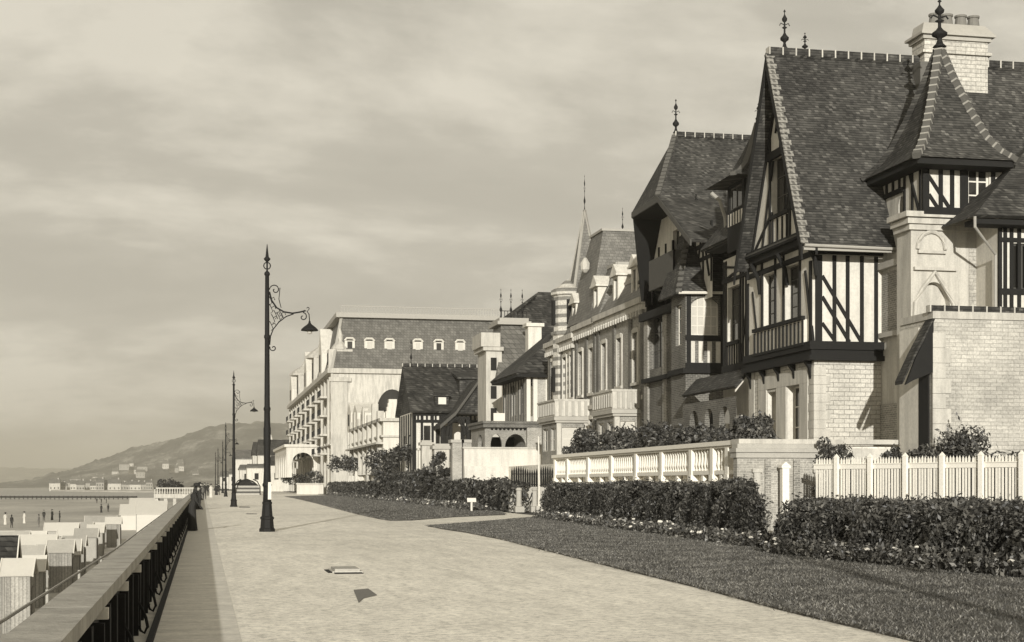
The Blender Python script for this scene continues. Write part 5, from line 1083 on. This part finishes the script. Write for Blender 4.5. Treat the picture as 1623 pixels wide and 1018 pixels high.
# ================================================================= F: small white villa with a dark dome
Fh=thing('villa','small ornate white villa with a dark domed roof in front of the great hotel','house',(24,190,3))
YF=188.0; xf0,xf1=xu(607,YF),xu(660,YF); Zf=lambda v,Y=YF,x=23:zv(v,x,Y); yf2=yu(556,xf0)
m=MB(); fo=[(YF+4+6*k,YF+6.4+6*k,Zf(735),Zf(708)) for k in range(6)]; wallm(m,'W',xf0,YF,yf2,3,Zf(668),fo+[(a,b,Zf(698),Zf(675)) for a,b,_,_ in fo],.4); wallm(m,'S',YF,xf0,xf1,3,Zf(666)); m.build('wall','plaster',Fh)
for a,b,c,d in fo: 
    for q,w_ in ((c,d),(Zf(698),Zf(675))): m=MB(); m.poly((xf0+.38,a,q),(xf0+.38,b,q),(xf0+.38,b,w_),(xf0+.38,a,w_)); m.build('window','glass',Fh)
m=MB(); m.box(xf0-.5,xf1,YF-.5,yf2,Zf(668),Zf(663)); m.box(xf0-.3,xf1,YF-.3,yf2,Zf(693),Zf(690)); m.box(xf0-.9,xf0,YF,yf2,Zf(704),Zf(701)); m.build('cornice','pale_stone',Fh)
for k in range(7): m=MB(); m.box(xf0-.5,xf0+.3,YF+2+6*k,YF+3+6*k,3,Zf(663)+(2.2 if k%2 else 1.0)); m.build('pilaster','pale_stone',Fh)
a,b=xu(597,YF+10),xu(645,YF+10); c=(a+b)/2; m=MB(); zb0,zb1=Zf(652,YF+10),Zf(617,YF+10)
m.lathe(c,YF+10,[((b-a)/2*math.cos(t)+.01,zb0+(zb1-zb0)*math.sin(t)) for t in [math.pi/2*k/8 for k in range(9)]],24,sy=.9); m.build('dome','awning',Fh,True)
m=MB(); g0,g1=xu(611,YF),xu(633,YF); 
for k,(e,v) in enumerate(((0,652),(.15,645),(.3,639),(.42,633))): w_=(g1-g0)*(1-e)/2; cc=(g0+g1)/2; m.box(cc-w_,cc+w_,YF-.2,YF+.8,Zf([666,652,645,639][k])+.001*k,Zf(v))
m.build('stepped_gable','plaster',Fh)
for k,(y,w_,h) in enumerate(((YF+22,6,2.6),(YF+33,7,3.4),(YF+42,6,4.2))):
    m=MB(); z=Zf(663); m.slab([(xf0-.3,y-w_/2,z),(xf0-.3,y+w_/2,z),(xf0-.3,y+w_/2,z+h*.6),(xf0-.3,y,z+h),(xf0-.3,y-w_/2,z+h*.6)],(4,0,0)); m.build('gable','plaster',Fh)
    m=MB(); m.box(xf0-.36,xf0-.31,y-.8,y+.8,z+.6,z+h*.55); m.build('window','interior',Fh)
# ================================================================= G: grand hotel
G=thing('grand_hotel','huge white grand hotel with a mansard roof, six round-headed dormers on its blank end wall','hotel',(30,270,3))
YG_=252.0; xg0=xu(527,YG_); xg1=xu(800,YG_); Zg=lambda v,Y=YG_,x=24:zv(v,x,Y); yg2=yu(460,xg0)
zG=Zg(590); fl=(zG-3)/5.4
ops=[]; nc=17; cw=(yg2-YG_)/nc
for f in range(5):
    for k in range(nc): c=YG_+cw*(k+.5); ops.append((c-cw*.24,c+cw*.24,3+fl*f+1.2,3+fl*f+1.2+fl*.62))
m=MB(); wallm(m,'W',xg0,YG_,yg2,0,zG,ops,.6); wallm(m,'S',YG_,xg0,xg1,0,zG); m.build('wall','stucco',G)
for a,b,c,d in ops: m=MB(); m.poly((xg0+.5,a,c),(xg0+.5,b,c),(xg0+.5,b,d),(xg0+.5,a,d)); m.build('window','glass',G)
m=MB(); m.box(xg0-.9,xg1,YG_-.6,yg2,zG-.2,zG+.6); m.box(xg0-.5,xg1,YG_-.25,yg2,Zg(706),Zg(704)); m.box(xg0-.3,xg0+2.4,YG_-.3,YG_,0,zG-.9); m.box(xg0-.7,xg0+3,YG_-.6,YG_,zG-1.6,zG-.9); m.build('cornice','pale_stone',G)
for f in (1,2,3,4):
    for k in range(1,nc,2):
        c=YG_+cw*(k+.5); z=3+fl*f+.9; m=MB(); m.box(xg0-1.5,xg0,c-cw*.45,c+cw*.45,z-.35,z); m.build('balcony_floor','pale_stone',G)
        m=MB(); m.box(xg0-1.5,xg0-1.42,c-cw*.45,c+cw*.45,z+.95,z+1.05)
        for q in range(7): y=c-cw*.45+cw*.9*q/6; m.box(xg0-1.5,xg0-1.42,y-.05,y+.05,z,z+.95)
        m.build('balcony_rail','iron',G)
for k in range(0,nc+1,1): 
    m=MB(); y=YG_+cw*k; m.box(xg0-.35,xg0-.01,y-.4,y+.4,0,zG-.3); m.build('pilaster','pale_stone',G)
zG2=Zg(503,YG_+4); m=MB(); x0,x1=xg0+.6,xg1; ins=4.0
a=[(xg0-.2,YG_,zG+.6),(x1,YG_,zG+.6),(x1,yg2,zG+.6),(xg0-.2,yg2,zG+.6)]; e_=xu(541,YG_+ins); b=[(e_,YG_+ins,zG2),(x1,YG_+ins,zG2),(x1,YG_+34,zG2),(e_,YG_+34,zG2)]
m.poly(a[0],a[1],b[1],b[0]); m.poly(a[0],b[0],b[3],(xg0-.2,YG_+38,zG+.6)); m.poly(*b); m.poly(b[3],b[2],(x1,YG_+38,zG+.6),(xg0-.2,YG_+38,zG+.6))
m.poly((xg0-.2,YG_+38,zG+.6),(xg0-.2,yg2,zG+.6),(xg0+4,yg2,zG+6),(xg0+4,YG_+38,zG+6)); m.build('mansard_roof','slate_far',G)
m=MB(); m.box(e_-1.0,x1,YG_+ins-1.0,YG_+34,zG2-.1,zG2+.7); m.build('roof_curb','zinc',G); m=MB(); m.bar((e_-.2,YG_+ins,zG2+1.9),(x1,YG_+ins,zG2+1.9),.14)
for k in range(60): x=e_+(x1-e_)*k/59; m.bar((x,YG_+ins,zG2+.7),(x,YG_+ins,zG2+1.9),.07)
m.build('roof_railing','zinc',G)
for u in (554,585,617,662,695,729,760):
    yy=YG_+1.6; x=xu(u,yy); z0,z1=Zg(558,yy),Zg(540,yy); m=MB(); m.box(x-.85,x+.85,yy,yy+2.5,z0,z1); m.tube([(x-.85,yy+.02,z1),(x-.5,yy+.02,z1+.4),(x+.5,yy+.02,z1+.4),(x+.85,yy+.02,z1)],.18,5); d=m.build('dormer','plaster',G); m=MB(); m.box(x-.4,x+.4,yy-.06,yy-.01,z0+.3,z1-.15); m.build('pane','curtain' if u in (585,617,662,729) else 'glass',d)
m=MB(); m.bar((xg0-.1,YG_,zG+.6),(e_,YG_+ins,zG2),.5,.3); m.build('hip_flashing','zinc',G)
# roof pavilions and gables stepping away on the sea front
for k,(y,w_,h) in enumerate(((YG_+2.5,3.4,6.0),(YG_+20,7,8.5),(YG_+38,8,8.5),(YG_+60,8,7.8),(YG_+85,9,8.5),(YG_+112,9,7))):
    m=MB(); z=zG+.6; X_=xg0-.6
    if k%2==0: m.box(X_,X_+4,y-w_*.35,y+w_*.35,z,z+h*.55); m.lathe(X_+2,y,[(w_*.42,z+h*.55),(w_*.42,z+h*.6),(w_*.3,z+h*.7),(w_*.14,z+h*.8),(.5,z+h*.95),(.1,z+h*1.15)],10); m.build('pinnacle_turret','pale_stone',G)
    else: m.slab([(X_,y-w_/2,z),(X_,y+w_/2,z),(X_,y+w_/2,z+h*.45),(X_,y,z+h),(X_,y-w_/2,z+h*.45)],(5,0,0)); m.build('gable','plaster',G)
    m=MB(); m.box(X_-.08,X_-.01,y-.9,y+.9,z+.8,z+h*.45); m.build('window','interior',G)
m=MB(); wallm(m,'W',xg0-6,YG_+30,YG_+75,3,8.6,[(YG_+31+7.2*k,YG_+36+7.2*k,3,7.6,2.4) for k in range(6)],.8); wallm(m,'S',YG_+30,xg0-6,xg0,3,8.6,[(xg0-5,xg0-1,3,7.6,2)],.6); m.box(xg0-6.4,xg0,YG_+29.6,YG_+75,8.61,9.1); m.build('entrance_arcade','plaster',G)
# ================================================================= H: low houses past the hotel
for i,(u,vt,vr,wd,d,l,rm,wm) in enumerate(((392,742,732,9,520,'small white house past the hotel, left of the first lamp post','slate_far','plaster'),(404,728,714,12,470,'tall narrow white house behind the first lamp post','slate_far','plaster'),(428,722,702,10,440,'pale house with a dark roof just right of the first lamp post','tile_far','stucco'),(443,722,698,12,420,'dark-roofed house against the hill beside the grand hotel','tile_far','plaster'),(410,745,738,10,400,'low cream building at the foot of the lamp post','slate_far','stucco'),(436,742,737,14,380,'long low white wing next to the grand hotel','slate_far','plaster'),(380,752,744,8,560,'tiny white house at the far end of the promenade','slate_far','plaster'),(368,756,748,10,620,'farthest white house at the end of the promenade','slate_far','plaster'),(455,738,724,8,372,'white gabled house touching the corner of the grand hotel','tile_far','plaster'))):
    x,y=ud(u,d); z=2.0; h=EYE+(768-vt)*d/2400-z; rh=(vt-vr)*d/2400; small_house(x,y,z,wd,9,h,rh,l,wm,rm,'houses past the hotel',nwin=3)
FW=thing('turret','white pointed turret rising between the far dark-roofed houses','turret',(*ud(430,436),2)); x,y=ud(429,436); m=MB(); m.lathe(x,y,[(1.6,2),(1.6,11),(1.9,11.3),(1.2,12.5),(.1,16)],10); m.build('shaft','plaster',FW)
# garden walls, piers and shrubs between the villas and the far lawn
def gwall(u0,u1,Y,vt,label,mat='plaster',cap=True):
    a,b=xu(u0,Y),xu(u1,Y); z=zv(vt,(a+b)/2,Y); t=thing('garden_wall',label,'wall',(a,Y,0)); m=MB(); m.box(a,b,Y,Y+.5,0,z); m.build('wall_face',mat,t); m=MB(); m.box(a-.15,b+.15,Y-.15,Y+.65,z,z+.22); m.build('coping','pale_stone',t)
gwall(562,602,215,733,'low white garden wall under the white domed villa')
gwall(640,664,165,728,'pale garden wall below the chalet, its left piece')
gwall(690,716,140,736,'short white garden wall beside the brick gate piers')
gwall(663,690,153,714,'stepped white garden wall in front of the chalet')
gwall(470,512,262,768,'white slatted garden wall at the corner of the hotel grounds')
for i,(u,vt,Y,w_,l) in enumerate(((652,712,162,1.3,'square cream gate pier left of the chalet porch'),(700,712,138,1.4,'square cream gate pier below the chalet porch'),(676,706,150,1.0,'slim cream gate pier in front of the chalet'),(625,722,176,1.2,'round-topped pier by the domed villa'),(590,728,206,1.6,'left cream pier before the domed villa'),(609,716,192,1.0,'slender pier among the dark shrubs of the domed villa'))):
    x=xu(u,Y); z=zv(vt,x,Y); t=thing('gate_pier',l,'gate pier',(x,Y,0)); m=MB(); m.box(x-w_/2,x+w_/2,Y,Y+w_,0,z); m.build('shaft','pale_stone',t); m=MB(); m.box(x-w_/2-.2,x+w_/2+.2,Y-.2,Y+w_+.2,z,z+.3); m.slab([(x-w_/2,Y,z+.3),(x+w_/2,Y,z+.3),(x+w_/2,Y+w_,z+.3),(x-w_/2,Y+w_,z+.3)],(0,0,.2)); m.build('cap','grey_stone',t)
for i,(u,vt,vb,w_,Y,l) in enumerate(((545,718,745,5,225,'dark shrub at the left of the domed villa garden'),(567,722,745,5,215,'rounded dark shrub under the balconies of the domed villa'),(603,706,760,4.5,172,'tall dark shrub beside the slender pier'),(628,708,740,6,175,'broad dark shrub in front of the stepped gable'),(648,700,735,5,160,'leafy shrub at the left corner of the chalet'),(672,742,770,4,135,'dark bush on the far lawn hedge left of the chalet'),(698,735,770,5,120,'bushy laurel in front of the brick gate piers'),(697,712,745,1.8,138,'narrow dark cypress-like bush before the gate pier'),(640,745,772,3.5,150,'round bush above the far hedge'),(612,745,772,3.5,158,'dark bush in front of the white garden wall'),(465,748,768,6,300,'dark planting at the corner of the hotel garden'),(492,745,768,5,270,'shrubs growing above the slatted wall'),(655,742,772,2.5,140,'small bush between two garden piers'),(840,722,745,.6,107,'x'))):
    if l=='x': continue
    x=xu(u,Y); zb_=zv(vb,x,Y); h=zv(vt,x,Y)-zb_; shrub('shrub',l,'shrub',x,Y,zb_,w_,w_*.6,h*.85,900,.19,'leaf_far',group='garden shrubs along the villas',seed=i+40)
m=MB(); m.box(19.5,60,116,420,-.3,.06); struct(m.build('gardens','soil'))
# ================================================================= beach huts
def hut(px,py,wd,dp,eave,rise,label,rmat='canvas',wmat='hut_plank',bz=-4.5,grp='beach huts'):
    """ridge runs along X; px,py = centre of the near wall"""
    t=thing('beach_hut',label,'beach hut',(px,py+dp/2,bz),grp); x0,x1=px-wd/2,px+wd/2; z=bz+eave
    m=MB(); wallm(m,'S',py,x0,x1,bz,z); wallm(m,'S',py+dp,x0,x1,bz,z); 
    for x in (x0,x1): m.poly((x,py,bz),(x,py+dp,bz),(x,py+dp,z),(x,py+dp/2,z+rise),(x,py,z))
    m.build('wall',wmat,t)
    m=MB(); roofslab(m,[(x0-.12,py-.15,z-.08),(x1+.12,py-.15,z-.08),(x1+.12,py+dp/2,z+rise+.04),(x0-.12,py+dp/2,z+rise+.04)],.06); roofslab(m,[(x0-.12,py+dp+.15,z-.08),(x1+.12,py+dp+.15,z-.08),(x1+.12,py+dp/2,z+rise+.04),(x0-.12,py+dp/2,z+rise+.04)],.06); m.build('roof',rmat,t)
    for x in (x0-.14,x1+.12): m=MB(); m.bar((x,py-.15,z-.1),(x,py+dp/2,z+rise),.05,.12); m.bar((x,py+dp+.15,z-.1),(x,py+dp/2,z+rise),.05,.12); m.build('bargeboard','white_wood',t)
    m=MB(); m.box(x1+.01,x1+.05,py+dp*.25,py+dp*.75,bz+.05,bz+1.9); m.build('door','hut_wood',t)
    for x in (x0,x1-.07): m=MB(); m.box(x,x+.07,py-.035,py-.002,bz,z-.1); m.build('corner_batten','hut_wood',t)
    return t
dist=[(3,850,70,1.3,'nearest beach hut at the left edge with a dark steep gable','tile_far'),(30,886,64,1.1,'low front beach hut with a flat pale roof by the handrail','canvas'),(42,866,80,1.7,'pale-roofed beach hut second from the left edge','hut_roof'),(60,848,98,2.2,'light-roofed hut behind the front huts','canvas'),(97,857,88,1.3,'narrow beach hut with a pointed dark end beside the handrail','hut_roof'),(98,829,130,2.6,'hut with a bright sunlit roof in the middle of the row','canvas'),(118,850,100,1.3,'small square hut in front of the bright-roofed one','hut_wood_pale'),(137,838,118,1.6,'weathered plank hut with a grey roof','hut_wood_pale'),(160,818,158,3.0,'hut with a striped faded roof near the white pavilion','hut_wood_pale'),(180,820,150,1.3,'last narrow plank hut before the white pavilion','canvas'),(22,843,108,2.0,'pale hut of the back row near the left edge','hut_roof'),(152,832,132,1.2,'slim hut between the weathered and striped ones','canvas')]
for u,v,d,wd,l,rm in dist:
    x,y=ud(u,d); zr=EYE-(v-768)*d/F; e=min(2.6,max(1.9,zr+4.5-.55)); hut(x,y-1,wd,1.8,e,zr+4.5-e,l,rm,['hut_plank','hut_wood','hut_wood_pale'][int(u)%3] if d>90 else 'hut_plank')
rh_=random.Random(11)
for d,ua,ub in ((76,-6,62),(92,-4,112),(106,66,128),(114,0,60),(122,100,150),(144,110,172)):
    u=ua+rh_.uniform(0,8)
    while u<ub:
        w_=rh_.uniform(.95,1.35); pxw=w_*F/d; dd_=d+rh_.uniform(-1.2,1.2); x,y=ud(u,dd_); e=rh_.uniform(1.85,2.15); rs_=rh_.uniform(.5,.85)
        hut(x,y,w_,1.5,e,rs_,'small weathered plank beach hut packed tightly among its neighbours',rh_.choice(('hut_roof','canvas','canvas','hut_wood_pale')),rh_.choice(('hut_plank','hut_plank','hut_wood')))
        u+=pxw*rh_.uniform(1.08,1.45)
# white pavilions below the terrace
for i,(u0,u1,vt,vb,d,l) in enumerate(((190,222,800,830,205,'left white canvas bathing pavilion with a peaked front'),(215,262,795,845,170,'large white bathing pavilion close under the sea wall'),(205,250,790,812,250,'wide white pavilion roof behind the other two'))):
    x0,y=ud(u0,d); x1,_=ud(u1,d); z1=EYE-(vt-768)*d/F; hut((x0+x1)/2,y,abs(x1-x0),6,z1+4.5-1.3,1.3,l,'canvas','canvas',grp='white bathing pavilions')
# terrace with a balustrade reached over the beach
T=thing('sea_terrace','white concrete sea terrace with a balustrade, built out over the beach','terrace',(-8,250,-4.5))
x0,y0=ud(246,252)[0],250; m=MB(); m.box(x0,-1.4,y0,y0+26,-.5,-.02); m.build('deck','pale_stone',T)
for k in range(5): x=x0+.4+k*(-1.9-x0)/4; m=MB(); m.box(x-.25,x+.25,y0+.3,y0+.9,-4.5,-.5); m.build('pillar','pale_stone',T)
m=MB(); m.box(x0,-1.4,y0,y0+.3,1.0,1.2); m.box(x0,x0+.3,y0,y0+26,1.0,1.2); m.box(x0,-1.4,y0,y0+.3,-.02,.15); m.build('hand_rail','pale_stone',T)
for k in range(16): x=x0+.15+k*(-1.7-x0)/15; m=MB(); m.lathe(x,y0+.15,[(.09,.15),(.15,.4),(.08,.7),(.12,1.0)],6); m.build('baluster','pale_stone',T)
x,y=ud(268,262); shrub('tree','dark windswept tree showing over the sea terrace balustrade','tree',x,y,.1,5.2,3,2.3,2200,.2,'leaf_far',seed=90)
STP=thing('steps','broad dark flight of steps with curved iron railings in the middle of the promenade','steps',(*ud(392,240),0))
x,y=ud(392,240)
for k in range(5): m=MB(); m.box(x-1.9,x+1.9,y+k*.6,y+k*.6+.6,0,.3*(k+1)); m.build('step','timber_grey' if k%2 else 'grey_stone',STP)
m=MB(); 
for sx in (-1.95,1.95): m.tube([(x+sx,y-.2,.1),(x+sx,y+.5,1.4),(x+sx*.8,y+2,2.2),(x+sx*.5,y+3,2.5)],.09,6); 
m.tube([(x-1.7,y+3,1.6),(x-1,y+3,2.3),(x,y+3,2.5),(x+1,y+3,2.1),(x+1.8,y+3,1.4)],.14,6); m.build('railing','iron',STP)
m=MB(); m.slab([(x-1.7,y+3,1.4),(x-1.2,y+3,2.2),(x,y+3,2.4),(x+1.9,y+3,1.5)],(0,.3,0)); m.build('back_panel','timber',STP)
# ================================================================= people
def person(name,x,y,z,h,rz,label,dress,coat,hat,group=None,lean=0,shared={}):
    key=(dress,coat,hat,lean)
    t=thing(name,label,'person',(x,y,z),group); t.rotation_euler=(0,0,rz); s=h/1.7; t.scale=(s,s,s)
    if key in shared:
        for ob in shared[key]: c=ob.copy(); COL.objects.link(c); c.parent=t
        return t
    J={'pel':(0,0,.93,.13),'sp':(0,-.01-lean*.1,1.15,.125),'ch':(0,-lean*.2,1.35,.15),'nk':(0,-lean*.28,1.48,.055),'hd0':(0,-lean*.30-.01,1.56,.075),'hd':(0,-lean*.33-.01,1.66,.085),'hd2':(0,-lean*.33,1.71,.06),
     'ls':(-.17,-lean*.2,1.40,.06),'le':(-.24,-.02-lean*.3,1.13,.045),'lw':(-.22,-.10-lean*.5,.9,.033),'lh':(-.21,-.13-lean*.55,.82,.03),'rs':(.17,-lean*.2,1.40,.06),'re':(.25,-.0-lean*.3,1.13,.045),'rw':(.24,-.08-lean*.5,.9,.033),'rh':(.23,-.12-lean*.55,.82,.03),
     'lk':(-.10,-.03,.50,.065),'la':(-.11,.02,.09,.045),'lt':(-.12,-.14,.03,.035),'rk':(.10,-.02,.50,.065),'ra':(.11,.10,.09,.045),'rt':(.12,-.06,.03,.035),'lhp':(-.09,0,.86,.095),'rhp':(.09,0,.86,.095)}
    Ed=[('pel','sp'),('sp','ch'),('ch','nk'),('nk','hd0'),('hd0','hd'),('hd','hd2'),('ch','ls'),('ls','le'),('le','lw'),('lw','lh'),('ch','rs'),('rs','re'),('re','rw'),('rw','rh'),('pel','lhp'),('lhp','lk'),('lk','la'),('la','lt'),('pel','rhp'),('rhp','rk'),('rk','ra'),('ra','rt')]
    ks=list(J); me=bpy.data.meshes.new('person_body'); me.from_pydata([J[k][:3] for k in ks],[(ks.index(a),ks.index(b)) for a,b in Ed],[])
    ob=bpy.data.objects.new('body',me); COL.objects.link(ob); ob.parent=t; sk=ob.modifiers.new('Skin','SKIN'); sv=me.skin_vertices[0].data
    for i,k in enumerate(ks): sv[i].radius=(J[k][3],J[k][3]); sv[i].use_root=(i==0)
    ob.modifiers.new('Sub','SUBSURF').levels=1; ob.modifiers['Sub'].render_levels=2; me.materials.append(MATS[coat]); parts=[ob]
    def mk(nm,mb,mat):
        m_=bpy.data.meshes.new(nm); m_.from_pydata(mb.v,[],mb.f); m_.materials.append(MATS[mat]); o=bpy.data.objects.new(nm,m_); COL.objects.link(o); o.parent=t; parts.append(o)
    hy=-lean*.33-.01
    m=MB(); m.lathe(0,hy-.025,[(.03,1.535),(.07,1.58),(.078,1.64),(.07,1.70),(.03,1.72)],10,sy=1.1); m.tube([(0,hy-.10,1.64),(0,hy-.125,1.61)],.012,5); mk('face',m,'skin')
    if dress: m=MB(); m.lathe(0,0,[(.13,1.08),(.15,.98),(.17,.8),(.19,.45),(.25,.03),(.23,.02)],16,sy=.85); m.lathe(0,-lean*.15,[(.12,1.05),(.15,1.2),(.18,1.38),(.1,1.45)],12,sy=.8); mk('dress',m,coat)
    else: m=MB(); m.lathe(0,-lean*.08,[(.17,.72),(.165,.9),(.15,1.1),(.185,1.38),(.09,1.47)],14,sy=.75); mk('jacket',m,coat)
    m=MB()
    if hat=='wide': m.lathe(0,hy,[(.24,1.70),(.25,1.72),(.13,1.74),(.12,1.82),(.05,1.85)],16)
    else: m.lathe(0,hy,[(.12,1.69),(.13,1.71),(.095,1.72),(.09,1.80),(.03,1.82)],14)
    mk('hat',m,'dark_cloth' if hat!='straw' else 'pale_cloth')
    m=MB(); m.lathe(0,hy+.02,[(.06,1.54),(.088,1.6),(.09,1.68),(.05,1.72)],10); mk('hair',m,'hair')
    shared[key]=parts[:]; return t
PP=[(304,842,'woman in a long dark dress leaning at the parapet, nearest of the promenade strollers',1,'dark_cloth','wide',1.62,math.pi/2,.5),(316,808,'man in a dark coat and hat by the parapet, behind the nearest woman',0,'dark_cloth','cap',1.75,math.pi/2,0),(311,808,'woman in black with a wide hat standing close beside the man by the parapet',1,'dark_cloth','wide',1.65,0,0),(324,792,'dark-clad stroller in the middle of the distant promenade group',0,'dark_cloth','cap',1.8,0,0),(319,793,'woman in grey walking in the distant promenade group',1,'mid_cloth','wide',1.7,0,0),(329,786,'far stroller in a black jacket right of the grey-dressed woman',0,'dark_cloth','cap',1.8,.5,0),(334,789,'woman in a pale dress beyond the dark strollers',1,'pale_cloth','wide',1.65,0,0),(342,785,'dark-dressed woman under the distant lamp posts',1,'dark_cloth','wide',1.65,0,0),(346,785,'man in black beneath the distant lamp posts',0,'dark_cloth','cap',1.8,0,0),(314,800,'man in dark clothes looking out over the parapet, third along it',0,'dark_cloth','cap',1.7,math.pi/2,.5)]
for u,v,l,dr,ct,ht,h,rz,ln in PP:
    x,y=gnd(u,v); person('person',x,y,0,h,rz,l,dr,ct,ht,'strollers on the promenade',ln)
for i,(u,v,l,dr,ct) in enumerate(((69,826,'left bather in dark clothes standing in the middle of the beach',0,'dark_cloth'),(82,825,'taller dark figure beside the left bather on the beach',1,'dark_cloth'),(94,828,'third dark figure of the standing beach trio',0,'dark_cloth'),(18,837,'dark figure near the left edge of the beach',0,'dark_cloth'),(8,832,'pale figure at the left edge of the beach',1,'pale_cloth'),(61,836,'figure in grey walking in front of the beach trio',0,'mid_cloth'),(38,830,'woman in a pale dress on the beach left of the trio',1,'pale_cloth'),(153,798,'left one of three tiny bathers by the water',0,'dark_cloth'),(160,798,'middle one of three tiny bathers by the water',0,'dark_cloth'),(168,798,'right one of three tiny bathers by the water',0,'dark_cloth'),(160,813,'dark figure behind the striped hut roof',1,'dark_cloth'),(171,812,'second dark figure behind the striped hut roof',0,'dark_cloth'))):
    x,y=gnd(u,v,-4.55); person('person',x,y,-4.55,1.8,i*.9,l,dr,ct,'cap' if not dr else 'wide','people on the beach')
